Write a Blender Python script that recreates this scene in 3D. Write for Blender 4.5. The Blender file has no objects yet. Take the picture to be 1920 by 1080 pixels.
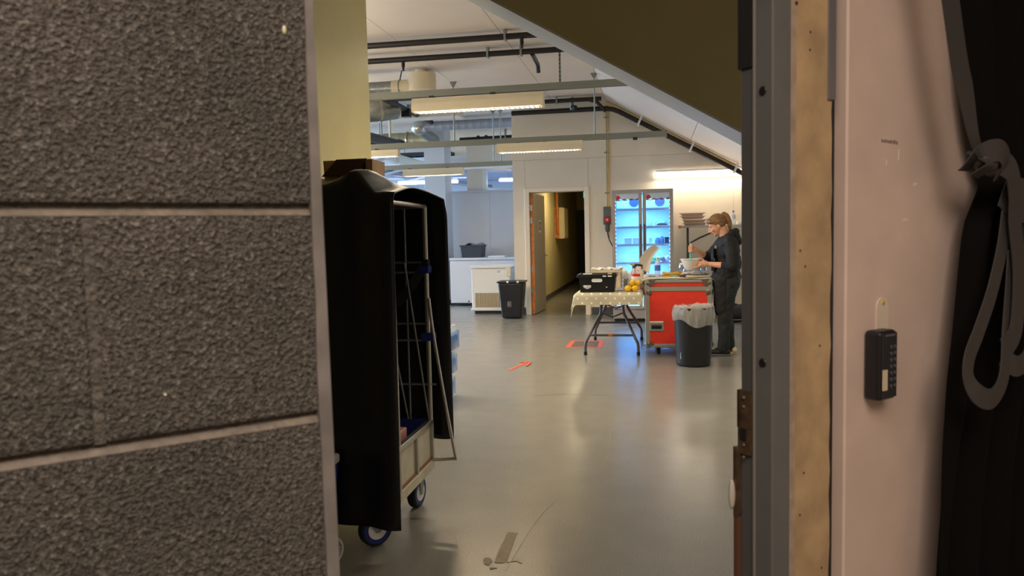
import bpy, bmesh, math, random
from mathutils import Vector, Matrix, Euler
R = math.radians
random.seed(4)
SC = bpy.context.scene
COL = SC.collection

# ------------------------------------------------------------------ camera, world, light, exposure
cam = bpy.data.objects.new('camera', bpy.data.cameras.new('camera'))
COL.objects.link(cam)
cam.data.sensor_width = 36; cam.data.lens = 26.25; cam.data.clip_start = .02
rot = Matrix(((0.982653, 0.009221, 0.185225), (0.184103, 0.071864, -0.980276), (-0.02235, 0.997372, 0.06892)))
cam.matrix_world = Matrix.Translation((0, 0, 1.36)) @ rot.to_4x4()
cam.data.dof.use_dof = True; cam.data.dof.focus_distance = 8.5; cam.data.dof.aperture_fstop = 10
SC.camera = cam
SC.view_settings.view_transform = 'Standard'; SC.view_settings.look = 'None'
SC.view_settings.gamma = 1; SC.view_settings.use_curve_mapping = False
SC.view_settings.exposure = 0.5
wd = bpy.data.worlds.new('world'); SC.world = wd; wd.use_nodes = True
wd.node_tree.nodes['Background'].inputs[0].default_value = (.62, .75, 1, 1)
wd.node_tree.nodes['Background'].inputs[1].default_value = .35

def area(name, loc, sx, sy, power, col, direction=(0, 0, -1), spread=180):
    l = bpy.data.lights.new(name, 'AREA'); l.shape = 'RECTANGLE'; l.size = sx; l.size_y = sy
    l.energy = power; l.color = col; l.spread = R(spread)
    o = bpy.data.objects.new(name, l); COL.objects.link(o)
    o.location = loc; o.rotation_euler = Vector(direction).to_track_quat('-Z', 'Y').to_euler()
    return o
WARM = (1, .84, .60); COOL = (.46, .68, 1.0)
# ceiling luminaires of the hall that hang outside the frame; the upward lights are added fill for the ceiling
area('lamp_row', (.2, 5.6, 2.7), 1.5, .2, 40, WARM)
area('lamp_row', (-2.4, 7.1, 3.1), 1.5, .2, 42, WARM)
area('lamp_row', (-5.2, 7.1, 3.0), 1.5, .2, 40, WARM)
area('lamp_row', (-6.4, 8.9, 2.85), 1.5, .2, 40, WARM)
area('ceiling_fill', (-4.6, 6.2, 2.7), 1.6, .3, 75, WARM, (0, 0, 1))
area('ceiling_fill', (-5.6, 10.0, 2.4), 1.6, .3, 60, WARM, (0, 0, 1))
# windows of the hall's left side (out of frame): cool daylight
area('window_daylight', (-11.8, 14.0, 1.9), 6.6, 1.7, 800, COOL, (1, 0, 0))
area('window_daylight', (-11.8, 5.5, 1.9), 5.2, 1.7, 160, COOL, (1, 0, 0))
# the lobby the photograph is taken from: one warm ceiling lamp
area('lobby_lamp', (.30, -.80, 2.64), 1.7, 1.7, 50, (1, .84, .70), (0, .01, -1))
# corridor behind the open door
area('corridor_lamp', (-1.5, 15.6, 2.5), .4, .4, 16, (1, .82, .5))

# ------------------------------------------------------------------ helpers
def lin(c):
    c = c / 255
    return c / 12.92 if c <= .04045 else ((c + .055) / 1.055) ** 2.4
def rgb(c): return (lin(c[0]), lin(c[1]), lin(c[2]), 1)

MATS = {}
def mat(name, c, rough=.55, metal=0, var=0, vs=8, bump=0, bs=60, bd=.002, emit=0, ecol=None, alpha=1, trans=0, spec=.5, detail=4):
    m = bpy.data.materials.new(name); m.use_nodes = True
    nt = m.node_tree; p = nt.nodes['Principled BSDF']
    p.inputs['Base Color'].default_value = rgb(c); p.inputs['Roughness'].default_value = rough
    p.inputs['Metallic'].default_value = metal; p.inputs['Specular IOR Level'].default_value = spec
    if alpha < 1: p.inputs['Alpha'].default_value = alpha
    if trans: p.inputs['Transmission Weight'].default_value = trans
    if emit:
        p.inputs['Emission Color'].default_value = rgb(ecol or c); p.inputs['Emission Strength'].default_value = emit
    if var or bump:
        tc = nt.nodes.new('ShaderNodeTexCoord')
    if var:
        n = nt.nodes.new('ShaderNodeTexNoise'); n.inputs['Scale'].default_value = vs; n.inputs['Detail'].default_value = detail
        r = nt.nodes.new('ShaderNodeValToRGB')
        k0 = [max(0, x * (1 - var)) for x in c]; k1 = [min(255, x * (1 + var)) for x in c]
        r.color_ramp.elements[0].position = .3; r.color_ramp.elements[1].position = .7
        r.color_ramp.elements[0].color = rgb(k0); r.color_ramp.elements[1].color = rgb(k1)
        nt.links.new(tc.outputs['Object'], n.inputs['Vector']); nt.links.new(n.outputs['Fac'], r.inputs['Fac'])
        nt.links.new(r.outputs['Color'], p.inputs['Base Color'])
    if bump:
        n2 = nt.nodes.new('ShaderNodeTexNoise'); n2.inputs['Scale'].default_value = bs; n2.inputs['Detail'].default_value = 5
        b = nt.nodes.new('ShaderNodeBump'); b.inputs['Strength'].default_value = bump; b.inputs['Distance'].default_value = bd
        nt.links.new(tc.outputs['Object'], n2.inputs['Vector']); nt.links.new(n2.outputs['Fac'], b.inputs['Height'])
        nt.links.new(b.outputs['Normal'], p.inputs['Normal'])
    MATS[name] = m
    return m

def glassy(name, tint, amount=.12, rough=.05):
    """thin clear pane: mostly see-through with a glossy film"""
    m = bpy.data.materials.new(name); m.use_nodes = True; nt = m.node_tree
    nt.nodes.remove(nt.nodes['Principled BSDF'])
    t = nt.nodes.new('ShaderNodeBsdfTransparent'); t.inputs[0].default_value = rgb(tint)
    g = nt.nodes.new('ShaderNodeBsdfGlossy'); g.inputs['Roughness'].default_value = rough
    mx = nt.nodes.new('ShaderNodeMixShader'); mx.inputs[0].default_value = amount
    nt.links.new(t.outputs[0], mx.inputs[1]); nt.links.new(g.outputs[0], mx.inputs[2])
    nt.links.new(mx.outputs[0], nt.nodes['Material Output'].inputs[0])
    MATS[name] = m
    return m

class B:
    def __init__(s): s.v = []; s.f = []; s.m = []
    def add(s, vs, fs, m=0):
        o = len(s.v); s.v += [Vector(p) for p in vs]
        for f in fs: s.f.append([i + o for i in f]); s.m.append(m)
        return s
    def box(s, x0, x1, y0, y1, z0, z1, m=0):
        return s.hexa([(x0, y0, z0), (x1, y0, z0), (x1, y1, z0), (x0, y1, z0), (x0, y0, z1), (x1, y0, z1), (x1, y1, z1), (x0, y1, z1)], m)
    def hexa(s, p, m=0):
        return s.add(p, [(0, 3, 2, 1), (4, 5, 6, 7), (0, 1, 5, 4), (1, 2, 6, 5), (2, 3, 7, 6), (3, 0, 4, 7)], m)
    def prism(s, poly, a, b, axis='y', m=0):
        n = len(poly)
        def P(p, q):
            return (p[0], q, p[1]) if axis == 'y' else ((q, p[0], p[1]) if axis == 'x' else (p[0], p[1], q))
        vs = [P(p, a) for p in poly] + [P(p, b) for p in poly]
        fs = [tuple(range(n)), tuple(range(2 * n - 1, n - 1, -1))] + [(i, i + n, (i + 1) % n + n, (i + 1) % n) for i in range(n)]
        return s.add(vs, fs, m)
    def tube(s, pts, r, n=10, m=0, flat=None):
        pts = [Vector(p) for p in pts]; N = len(pts)
        rs = r if isinstance(r, (list, tuple)) else [r] * N
        vs = []; u = None
        for i, p in enumerate(pts):
            t = (pts[min(i + 1, N - 1)] - pts[max(i - 1, 0)]).normalized()
            if u is None:
                u = t.orthogonal().normalized()
            else:
                u = (u - t * u.dot(t)).normalized()
            w = t.cross(u)
            for k in range(n):
                a = 2 * math.pi * (k + .5) / n
                vs.append(p + (u * math.cos(a) + w * math.sin(a)) * rs[i])
        fs = [(i * n + k, i * n + (k + 1) % n, (i + 1) * n + (k + 1) % n, (i + 1) * n + k) for i in range(N - 1) for k in range(n)]
        fs += [tuple(range(n - 1, -1, -1)), tuple(range((N - 1) * n, N * n))]
        return s.add(vs, fs, m)
    def lathe(s, prof, c=(0, 0, 0), axis='z', n=24, m=0):
        vs = []
        for r, z in prof:
            for k in range(n):
                a = 2 * math.pi * k / n; x, y = r * math.cos(a), r * math.sin(a)
                vs.append({'z': (x, y, z), 'x': (z, x, y), 'y': (y, z, x)}[axis])
        vs = [Vector(v) + Vector(c) for v in vs]; N = len(prof)
        fs = [(i * n + k, i * n + (k + 1) % n, (i + 1) * n + (k + 1) % n, (i + 1) * n + k) for i in range(N - 1) for k in range(n)]
        if prof[0][0] > 1e-5: fs.append(tuple(range(n - 1, -1, -1)))
        if prof[-1][0] > 1e-5: fs.append(tuple(range((N - 1) * n, N * n)))
        return s.add(vs, fs, m)
    def ell(s, c, r, rotm=None, n=14, m=0):
        if not isinstance(r, (tuple, list)): r = (r, r, r)
        h = n // 2; vs = []; fs = []
        for i in range(1, h):
            t = math.pi * i / h
            for k in range(n):
                a = 2 * math.pi * k / n
                vs.append(Vector((math.sin(t) * math.cos(a) * r[0], math.sin(t) * math.sin(a) * r[1], math.cos(t) * r[2])))
        top = len(vs); vs += [Vector((0, 0, r[2])), Vector((0, 0, -r[2]))]
        for i in range(h - 2):
            for k in range(n): fs.append((i * n + k, (i + 1) * n + k, (i + 1) * n + (k + 1) % n, i * n + (k + 1) % n))
        for k in range(n):
            fs.append((top, k, (k + 1) % n)); fs.append((top + 1, (h - 2) * n + (k + 1) % n, (h - 2) * n + k))
        if rotm: vs = [rotm @ v for v in vs]
        return s.add([v + Vector(c) for v in vs], fs, m)
    def cap(s, p, q, r0, r1=None, n=12, m=0):
        """tapered capsule, for bodies that get fused"""
        r1 = r0 if r1 is None else r1
        s.tube([p, q], [r0, r1], n, m); s.ell(p, r0, n=n, m=m); s.ell(q, r1, n=n, m=m)
        return s
    def grid(s, fn, nu, nv, m=0, thick=0):
        vs = [Vector(fn(i / nu, j / nv)) for j in range(nv + 1) for i in range(nu + 1)]
        fs = [(j * (nu + 1) + i, j * (nu + 1) + i + 1, (j + 1) * (nu + 1) + i + 1, (j + 1) * (nu + 1) + i) for j in range(nv) for i in range(nu)]
        return s.add(vs, fs, m)
    def ribbon(s, pts, w, nrm, th=.002, m=0):
        pts = [Vector(p) for p in pts]; N = len(pts); nrm = Vector(nrm).normalized()
        ws = w if isinstance(w, (list, tuple)) else [w] * N
        vs = []
        for i, p in enumerate(pts):
            t = (pts[min(i + 1, N - 1)] - pts[max(i - 1, 0)]).normalized()
            side = t.cross(nrm)
            side = side.normalized() if side.length > 1e-4 else Vector((0, 0, 1))
            nn = side.cross(t).normalized() * th / 2
            a = side * ws[i] / 2
            vs += [p - a - nn, p + a - nn, p + a + nn, p - a + nn]
        fs = [(i * 4 + k, i * 4 + (k + 1) % 4, i * 4 + 4 + (k + 1) % 4, i * 4 + 4 + k) for i in range(N - 1) for k in range(4)]
        fs += [(3, 2, 1, 0), (N * 4 - 4, N * 4 - 3, N * 4 - 2, N * 4 - 1)]
        return s.add(vs, fs, m)
    def xf(s, M):
        s.v = [M @ v for v in s.v]; return s
    def obj(s, name, mats, parent=None, smooth=False, bevel=0, label=None, cat=None, group=None, kind=None, sub=0, solid=0, seg=1, angle=40):
        if not isinstance(mats, (list, tuple)): mats = [mats]
        if parent is not None:
            off = Vector((0, 0, 0)); q = parent
            while q is not None: off += q.location; q = q.parent
        else:
            xs = [v.x for v in s.v]; ys = [v.y for v in s.v]; zs = [v.z for v in s.v]
            off = Vector(((min(xs) + max(xs)) / 2, (min(ys) + max(ys)) / 2, min(zs)))
        me = bpy.data.meshes.new(name)
        me.from_pydata([v - off for v in s.v], [], s.f)
        for k in mats: me.materials.append(k)
        me.polygons.foreach_set('material_index', s.m)
        bm = bmesh.new(); bm.from_mesh(me); bmesh.ops.recalc_face_normals(bm, faces=bm.faces); bm.to_mesh(me); bm.free()
        if smooth:
            me.polygons.foreach_set('use_smooth', [True] * len(me.polygons)); me.set_sharp_from_angle(angle=R(angle))
        me.update()
        o = bpy.data.objects.new(name, me); COL.objects.link(o)
        if parent is not None: o.parent = parent
        else: o.location = off
        if solid:
            md = o.modifiers.new('solidify', 'SOLIDIFY'); md.thickness = solid; md.offset = 0
        if bevel:
            md = o.modifiers.new('bevel', 'BEVEL'); md.width = bevel; md.segments = seg; md.limit_method = 'ANGLE'
        if sub:
            md = o.modifiers.new('sub', 'SUBSURF'); md.levels = sub; md.render_levels = sub
        tag(o, label, cat, group, kind)
        return o

def tag(o, label=None, cat=None, group=None, kind=None):
    if label: o['label'] = label
    if cat: o['category'] = cat
    if group: o['group'] = group
    if kind: o['kind'] = kind
    return o
def thing(name, label, cat, loc=(0, 0, 0), group=None, kind=None):
    o = bpy.data.objects.new(name, None); COL.objects.link(o); o.location = loc; o.empty_display_size = .1
    return tag(o, label, cat, group, kind)
def dup(root, loc, label=None, group=None, rz=None):
    def cp(o, par):
        c = o.copy(); COL.objects.link(c); c.parent = par
        for ch in o.children: cp(ch, c)
        return c
    c = cp(root, None); c.location = loc
    if rz is not None: c.rotation_euler = (0, 0, rz)
    if label: c['label'] = label
    if group: c['group'] = group
    return c
def clone(o, delta):
    """copy one part beside itself, sharing its mesh"""
    c = o.copy(); COL.objects.link(c); c.location = o.location + Vector(delta)
    return c
def curve(pts, n=8):
    """Catmull-Rom through points"""
    P = [Vector(p) for p in pts]; out = []
    for i in range(len(P) - 1):
        a = P[max(i - 1, 0)]; b = P[i]; c = P[i + 1]; d = P[min(i + 2, len(P) - 1)]
        for k in range(n):
            t = k / n
            out.append(.5 * ((2 * b) + (c - a) * t + (2 * a - 5 * b + 4 * c - d) * t * t + (3 * b - a - 3 * c + d) * t ** 3))
    return out + [P[-1]]
def rz(a): return Matrix.Rotation(a, 4, 'Z')
def T(x, y, z): return Matrix.Translation((x, y, z))

# ------------------------------------------------------------------ materials
cream = mat('cream_paint', (226, 216, 198), .5, var=.012, vs=3)
cream2 = mat('cream_frame', (232, 220, 200), .4)
white = mat('white_plaster', (217, 204, 190), .6, var=.01, vs=2)
olive = mat('olive_paint', (212, 202, 146), .55, var=.02, vs=3)
greyp = mat('grey_panel', (206, 206, 208), .5, var=.012, vs=3)
dark = mat('dark_base', (70, 70, 72), .5)
galv = mat('galvanised', (150, 154, 150), .38, .75, var=.06, vs=20)
railm = mat('rail_steel', (142, 144, 132), .5, .35)
blackm = mat('black_steel', (28, 22, 20), .45)
blackp = mat('black_plastic', (26, 26, 30), .42)
whitep = mat('white_plastic', (232, 230, 226), .35)
creamp = mat('cream_enamel', (226, 212, 180), .4)
chrome = mat('bright_steel', (190, 186, 178), .28, .9)
alu = mat('aluminium', (176, 172, 162), .42, .55)
rubber = mat('rubber', (22, 22, 23), .7)
wood = mat('door_edge_wood', (214, 132, 62), .5, var=.1, vs=14)

def floor_mat():
    m = bpy.data.materials.new('vinyl_floor'); m.use_nodes = True; nt = m.node_tree; p = nt.nodes['Principled BSDF']
    tc = nt.nodes.new('ShaderNodeTexCoord')
    def noise(scale, det, rough=.5):
        n = nt.nodes.new('ShaderNodeTexNoise'); n.inputs['Scale'].default_value = scale; n.inputs['Detail'].default_value = det
        nt.links.new(tc.outputs['Object'], n.inputs['Vector']); return n
    a = noise(140, 3); b = noise(.9, 1); c = noise(5, 3)
    r = nt.nodes.new('ShaderNodeValToRGB'); e = r.color_ramp.elements
    e[0].position = .3; e[0].color = rgb((122, 120, 113)); e[1].position = .7; e[1].color = rgb((144, 141, 131))
    nt.links.new(a.outputs['Fac'], r.inputs['Fac'])
    mx = nt.nodes.new('ShaderNodeMix'); mx.data_type = 'RGBA'; mx.blend_type = 'MULTIPLY'; mx.inputs[0].default_value = .35
    r2 = nt.nodes.new('ShaderNodeValToRGB'); e = r2.color_ramp.elements
    e[0].position = .35; e[0].color = (.84, .84, .84, 1); e[1].position = .65; e[1].color = (1, 1, 1, 1)
    nt.links.new(c.outputs['Fac'], r2.inputs['Fac'])
    nt.links.new(r.outputs['Color'], mx.inputs[6]); nt.links.new(r2.outputs['Color'], mx.inputs[7])
    nt.links.new(mx.outputs[2], p.inputs['Base Color'])
    mr = nt.nodes.new('ShaderNodeMapRange'); mr.inputs[3].default_value = .215; mr.inputs[4].default_value = .262
    nt.links.new(c.outputs['Fac'], mr.inputs[0]); nt.links.new(mr.outputs[0], p.inputs['Roughness'])
    bp = nt.nodes.new('ShaderNodeBump'); bp.inputs['Strength'].default_value = .12; bp.inputs['Distance'].default_value = .01
    nt.links.new(b.outputs['Fac'], bp.inputs['Height']); nt.links.new(bp.outputs['Normal'], p.inputs['Normal'])
    return m
floorm = floor_mat()

def block_mat():
    m = bpy.data.materials.new('painted_block'); m.use_nodes = True; nt = m.node_tree; p = nt.nodes['Principled BSDF']
    tc = nt.nodes.new('ShaderNodeTexCoord')
    n = nt.nodes.new('ShaderNodeTexNoise'); n.inputs['Scale'].default_value = 240; n.inputs['Detail'].default_value = 3; n.inputs['Roughness'].default_value = .55
    v = nt.nodes.new('ShaderNodeTexVoronoi'); v.inputs['Scale'].default_value = 330
    n3 = nt.nodes.new('ShaderNodeTexNoise'); n3.inputs['Scale'].default_value = 7; n3.inputs['Detail'].default_value = 3
    for q in (n, v, n3): nt.links.new(tc.outputs['Object'], q.inputs['Vector'])
    r = nt.nodes.new('ShaderNodeValToRGB'); r.color_ramp.elements[0].position = .36; r.color_ramp.elements[1].position = .60
    nt.links.new(n.outputs['Fac'], r.inputs['Fac'])
    ma = nt.nodes.new('ShaderNodeMath'); ma.operation = 'MULTIPLY_ADD'; ma.inputs[1].default_value = -.35
    nt.links.new(v.outputs['Distance'], ma.inputs[0]); nt.links.new(r.outputs['Color'], ma.inputs[2])
    b = nt.nodes.new('ShaderNodeBump'); b.inputs['Strength'].default_value = 1.0; b.inputs['Distance'].default_value = .0055
    nt.links.new(ma.outputs[0], b.inputs['Height']); nt.links.new(b.outputs['Normal'], p.inputs['Normal'])
    r2 = nt.nodes.new('ShaderNodeValToRGB'); e = r2.color_ramp.elements
    e[0].position = .3; e[0].color = rgb((96, 92, 87)); e[1].position = .7; e[1].color = rgb((114, 108, 101))
    nt.links.new(n3.outputs['Fac'], r2.inputs['Fac'])
    mx = nt.nodes.new('ShaderNodeMix'); mx.data_type = 'RGBA'; mx.blend_type = 'MULTIPLY'; mx.inputs[0].default_value = 1
    r3 = nt.nodes.new('ShaderNodeValToRGB'); e = r3.color_ramp.elements
    e[0].position = .30; e[0].color = (.16, .15, .14, 1); e[1].position = .48; e[1].color = (1, 1, 1, 1)
    nt.links.new(n.outputs['Fac'], r3.inputs['Fac'])
    nt.links.new(r2.outputs['Color'], mx.inputs[6]); nt.links.new(r3.outputs['Color'], mx.inputs[7])
    nt.links.new(mx.outputs[2], p.inputs['Base Color']); p.inputs['Roughness'].default_value = .6
    return m
blockm = block_mat()
mortar = mat('mortar', (86, 81, 75), .55, var=.14, vs=70, bump=1.0, bs=170, bd=.006)

liplm = mat('lit_joint_lip', (112, 102, 91), .6, var=.15, vs=60, bump=.5, bs=150, bd=.003)  # lip tinted lighter, painting in the light that falls from above
# ------------------------------------------------------------------ hall shell
floor = thing('floor', None, None, kind='structure')
B().box(-13, 4, -3, 27, -.1, 0).obj('floor_surface', floorm, floor)
SL = .552
def slope_z(x): return 3.183 - SL * x
# flat ceiling in panels with fine joints
ceil = thing('ceiling', None, None, (0, 0, 3.6), kind='structure')
B().box(-13, -.755, -3, 27, 3.63, 3.7).obj('deck', white, ceil)
edges = [-.755, -1.62, -2.82, -4.02, -5.22, -6.42, -7.62, -8.82, -10.02, -11.22, -13]
for a, b in zip(edges[:-1], edges[1:]):
    if a > -3.9:
        for y0, y1 in ((-3, 3.2), (3.2, 6.2), (6.2, 9.2), (9.2, 12.2), (12.2, 15.2), (15.2, 20)):
            B().box(b + .003, a - .003, y0 + .002, y1 - .002, 3.6, 3.63).obj('panel', white, ceil)
    else:
        B().box(b + .003, a - .003, -3, 27, 3.6, 3.63).obj('panel', white, ceil)
# sloping ceiling on the right
sl = thing('ceiling_slope', None, None, (0, 0, 0), kind='structure')
for x0, x1, ys in ((-.755, .62, -.4), (.62, 1.9, 2.2), (1.9, 3.2, 3.2)):
    B().prism([(x0, slope_z(x0) + .03), (x1, slope_z(x1) + .03), (x1, slope_z(x1) + .12), (x0, slope_z(x0) + .12)], ys, 13).obj('deck', white, sl)
    for y0, y1 in ((ys, 4.1), (4.1, 7.1), (7.1, 10.25), (10.25, 12.68)):
        B().prism([(x0 + .003, slope_z(x0)), (x1 - .003, slope_z(x1)), (x1 - .003, slope_z(x1) + .03), (x0 + .003, slope_z(x0) + .03)], y0 + .002, y1 - .002).obj('panel', white, sl)
# back wall (with the doorway) in sheets
wb = thing('wall_back', None, None, (0, 12.68, 0), kind='structure')
Y0, Y1 = 12.68, 12.9
B().prism([(-2.34, 0), (-2.13, 0), (-2.13, 2.17), (-2.34, 2.17)], Y0 + .012, Y1).prism([(-1.05, 0), (2.6, 0), (2.6, slope_z(2.6)), (1.83, 2.17), (-1.05, 2.17)], Y0 + .012, Y1).prism(
    [(-2.34, 2.17), (1.83, 2.17), (-.755, 3.6), (-2.34, 3.6)], Y0 + .012, Y1).obj('core', cream, wb)
B().prism([(-2.342, 0), (-2.13, 0), (-2.13, 2.645), (-2.342, 2.645)], Y0, Y0 + .012).obj('sheet', cream, wb)
B().prism([(-2.126, 2.17), (-1.054, 2.17), (-1.054, 2.645), (-2.126, 2.645)], Y0, Y0 + .012).obj('sheet', cream, wb)
B().prism([(-1.05, 0), (-.002, 0), (-.002, 2.645), (-1.05, 2.645)], Y0, Y0 + .012).obj('sheet', cream, wb)
B().prism([(.002, 0), (1.3, 0), (1.3, slope_z(1.3)), (.97, 2.645), (.002, 2.645)], Y0, Y0 + .012).obj('sheet', cream, wb)
B().prism([(1.304, 0), (2.6, 0), (2.6, slope_z(2.6)), (1.304, slope_z(1.304))], Y0, Y0 + .012).obj('sheet', cream, wb)
B().prism([(-2.342, 2.65), (-.76, 2.65), (-.76, 3.6), (-2.342, 3.6)], Y0, Y0 + .012).obj('sheet', cream, wb)
B().prism([(-.757, 2.65), (.1, 2.65), (.1, slope_z(.1)), (-.757, 3.6)], Y0, Y0 + .012).obj('sheet', cream, wb)
B().prism([(.103, 2.65), (.965, 2.65), (.103, slope_z(.103))], Y0, Y0 + .012).obj('sheet', cream, wb)
B().prism([(-.74, 3.545), (1.5, 2.309), (1.5, 2.34), (-.74, 3.576)], Y0 - .018, Y0).obj('trim_strip', mat('yellow_trim', (214, 180, 112), .5), wb)
bb = thing('baseboard_back', None, None, (0, 12.66, 0), kind='structure')
B().box(-2.35, -2.16, 12.664, 12.68, 0, .13).obj('skirting', dark, bb)
B().box(-1.02, 2.6, 12.664, 12.68, 0, .13).obj('skirting', dark, bb)
# recess left of the back wall
wr = thing('wall_recess', None, None, (-3.1, 15.2, 0), kind='structure')
B().box(-2.34, -2.26, 12.9, 15.2, 0, 3.6).obj('return_sheet', greyp, wr)
B().box(-4.2, -3.302, 15.18, 15.3, 0, 2.32).obj('sheet', greyp, wr)
B().box(-3.298, -2.34, 15.18, 15.3, 0, 2.32).obj('sheet', greyp, wr)
B().box(-4.2, -2.34, 15.14, 15.32, 2.29, 2.325).obj('ledge', greyp, wr)
B().box(-3.77, -3.44, 15.2, 15.32, 2.325, 3.31).obj('pier', cream, wr)
B().box(-3.44, -2.34, 15.2, 15.32, 2.83, 3.31).obj('lintel', cream, wr)
w1 = thing('window_1', None, None, (-2.9, 15.2, 2.33), kind='structure')
B().box(-3.44, -3.36, 15.19, 15.33, 2.325, 2.83).obj('jamb', whitep, w1)
B().box(-3.36, -2.34, 15.19, 15.33, 2.8, 2.835).obj('head', whitep, w1)
B().box(-3.36, -2.34, 15.255, 15.26, 2.33, 2.8).obj('pane', glassy('clear_pane', (245, 250, 255), .06), w1)
cl = thing('column', None, None, (-4.25, 14.6, 0), kind='structure')
B().box(-4.47, -4.05, 14.5, 15.0, .1, 3.6).obj('shaft', greyp, cl)
B().box(-4.475, -4.045, 14.49, 15.005, 0, .1).obj('skirting', dark, cl)
# far hall
wf = thing('wall_far', None, None, (-6, 25, 0), kind='structure')
for i in range(8):
    B().box(-13 + i * 1.5 + .004, -11.5 + i * 1.5 - .004, 25, 25.15, 0, 2.45).obj('sheet', mat('pale_blue_wall', (216, 226, 238), .5) if i == 0 else MATS['pale_blue_wall'], wf)
B().box(-13, -1, 25, 25.2, 2.45, 3.7).obj('upper_wall', mat('blue_grey_wall', (150, 164, 186), .6), wf)
B().box(-13, -1, 24.9, 25, 2.44, 2.52).obj('ledge', mat('blue_beam', (110, 128, 160), .5), wf)
wl = thing('wall_left', None, None, (-12, 9, 0), kind='structure')
B().box(-12.2, -12, -3, 27, 0, 1).box(-12.2, -12, -3, 27, 2.8, 3.7).box(-12.2, -12, -3, 2.8, 1, 2.8).box(-12.2, -12, 8.2, 10.6, 1, 2.8).box(-12.2, -12, 17.4, 27, 1, 2.8).obj('plaster', white, wl)
for nm, a, b in (('window_2', 2.8, 8.2), ('window_3', 10.6, 17.4)):
    w = thing(nm, None, None, (-12, (a + b) / 2, 1), kind='structure')
    fr = B().box(-12.15, -12.05, a, b, 1, 1.06).box(-12.15, -12.05, a, b, 2.74, 2.8)
    for k in range(5):
        y = a + (b - a - .06) * k / 4; fr.box(-12.15, -12.05, y, y + .06, 1.06, 2.74)
    fr.obj('frame', whitep, w); B().box(-12.11, -12.1, a, b, 1, 2.8).obj('pane', MATS['clear_pane'], w)
wrt = thing('wall_right', None, None, (2.6, 7, 0), kind='structure')
B().box(2.6, 2.75, -3, 13, 0, 2.1).obj('plaster', cream, wrt)
# olive wall behind the cage trolley, and the downstand beam under the slope
ws = thing('wall_side', None, None, (-2.1, 4, 0), kind='structure')
B().box(-2.4, -2.1, -1.5, 5.46, 0, 3.6).obj('plaster', olive, ws, bevel=.004)
bm_ = thing('beam', None, None, (0, 4, 2.2), kind='structure')
def beam_z(x): return 2.137 - .59 * x
B().prism([(-2.1, beam_z(-2.1)), (2.6, beam_z(2.6)), (2.6, slope_z(2.6) + .02), (-.75, 3.6), (-2.1, 3.6)], 4.0, 4.36).obj('plaster', mat('beam_paint', (200, 186, 134), .6, var=.02, vs=3), bm_)

B().prism([(-2.1, beam_z(-2.1) - .012), (2.6, beam_z(2.6) - .012), (2.6, beam_z(2.6)), (-2.1, beam_z(-2.1))], 4.0, 4.36).obj('soffit_board', mat('soffit_grey', (206, 206, 204), .5), bm_)
# corridor behind the doorway
wc = thing('wall_corridor', None, None, (-1.6, 16, 0), kind='structure')
corr = mat('corridor_paint', (206, 194, 150), .55, var=.015, vs=3)
B().box(-2.26, -2.2, 12.9, 22.4, 0, 2.6).obj('left_sheet', corr, wc)
B().box(-1.0, -.9, 12.9, 22.4, 0, 2.6).obj('right_sheet', corr, wc)
B().box(-1.78, -.9, 22.3, 22.5, 0, 2.6).obj('end_sheet', corr, wc)
B().box(-2.26, -1.78, 22.3, 22.5, 2.1, 2.6).obj('overdoor_sheet', corr, wc)
B().box(-2.26, -.9, 12.9, 22.5, 2.6, 2.66).obj('ceiling_sheet', corr, wc)
B().box(-2.2, -2.185, 13.0, 22.3, 0, .1).box(-1.78, -1.0, 22.285, 22.3, 0, .1).obj('skirting', dark, wc)
d2 = thing('door_2', None, None, (-2.0, 22.4, 0), kind='structure')
B().box(-2.2, -1.78, 22.38, 22.43, 0, 2.1).obj('door_leaf', mat('black_door', (30, 28, 26), .4), d2)
B().box(-1.84, -1.80, 22.34, 22.38, .98, 1.02).tube([(-1.82, 22.34, 1.0), (-1.95, 22.33, 1.0)], .012, 8).obj('handle', chrome, d2)

# door 1: frame and open leaf
d1 = thing('door_1', None, None, (-1.6, 12.68, 0), kind='structure')
B().box(-2.14, -2.06, 12.645, 12.92, 0, 2.17).obj('jamb', cream2, d1, bevel=.004)
B().box(-1.12, -1.04, 12.645, 12.92, 0, 2.17).obj('jamb', cream2, d1, bevel=.004)
B().box(-2.06, -1.12, 12.645, 12.92, 2.1, 2.17).obj('head', cream2, d1, bevel=.004)
leafc = mat('door_laminate', (176, 166, 156), .45)
B().prism([(-2.05, 12.74), (-2.0, 12.74), (-1.945, 13.68), (-1.995, 13.68)], .012, 2.085, 'z').obj('door_leaf', leafc, d1)
B().prism([(-2.052, 12.728), (-2.0, 12.728), (-2.0, 12.74), (-2.052, 12.74)], .012, 2.085, 'z').obj('edge_strip', wood, d1, label='orange wooden edge of the open door')
for z in (.42, .78, 1.62, 1.84):
    h = B().box(-2.062, -2.022, 12.715, 12.729, z - .05, z + .05).tube([(-2.055, 12.712, z - .05), (-2.055, 12.712, z + .05)], .009, 8).obj('hinge', chrome, d1)
h = B().tube([(-1.958, 13.61, 1.0), (-1.90, 13.61, 1.0), (-1.895, 13.5, 1.0)], .011, 8).box(-1.956, -1.948, 13.59, 13.64, .93, 1.09).obj('handle', chrome, d1)
sg = B().prism([(-1.978, 13.15), (-1.973, 13.15), (-1.9625, 13.33), (-1.9675, 13.33)], 1.42, 1.64, 'z').obj('sign', whitep, d1, label='white sign with a grey pictogram')
B().prism([(-1.9735, 13.175), (-1.9705, 13.175), (-1.9628, 13.305), (-1.9658, 13.305)], 1.46, 1.61, 'z').obj('pictogram', mat('pictogram_grey', (96, 98, 108), .5), sg)
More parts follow.
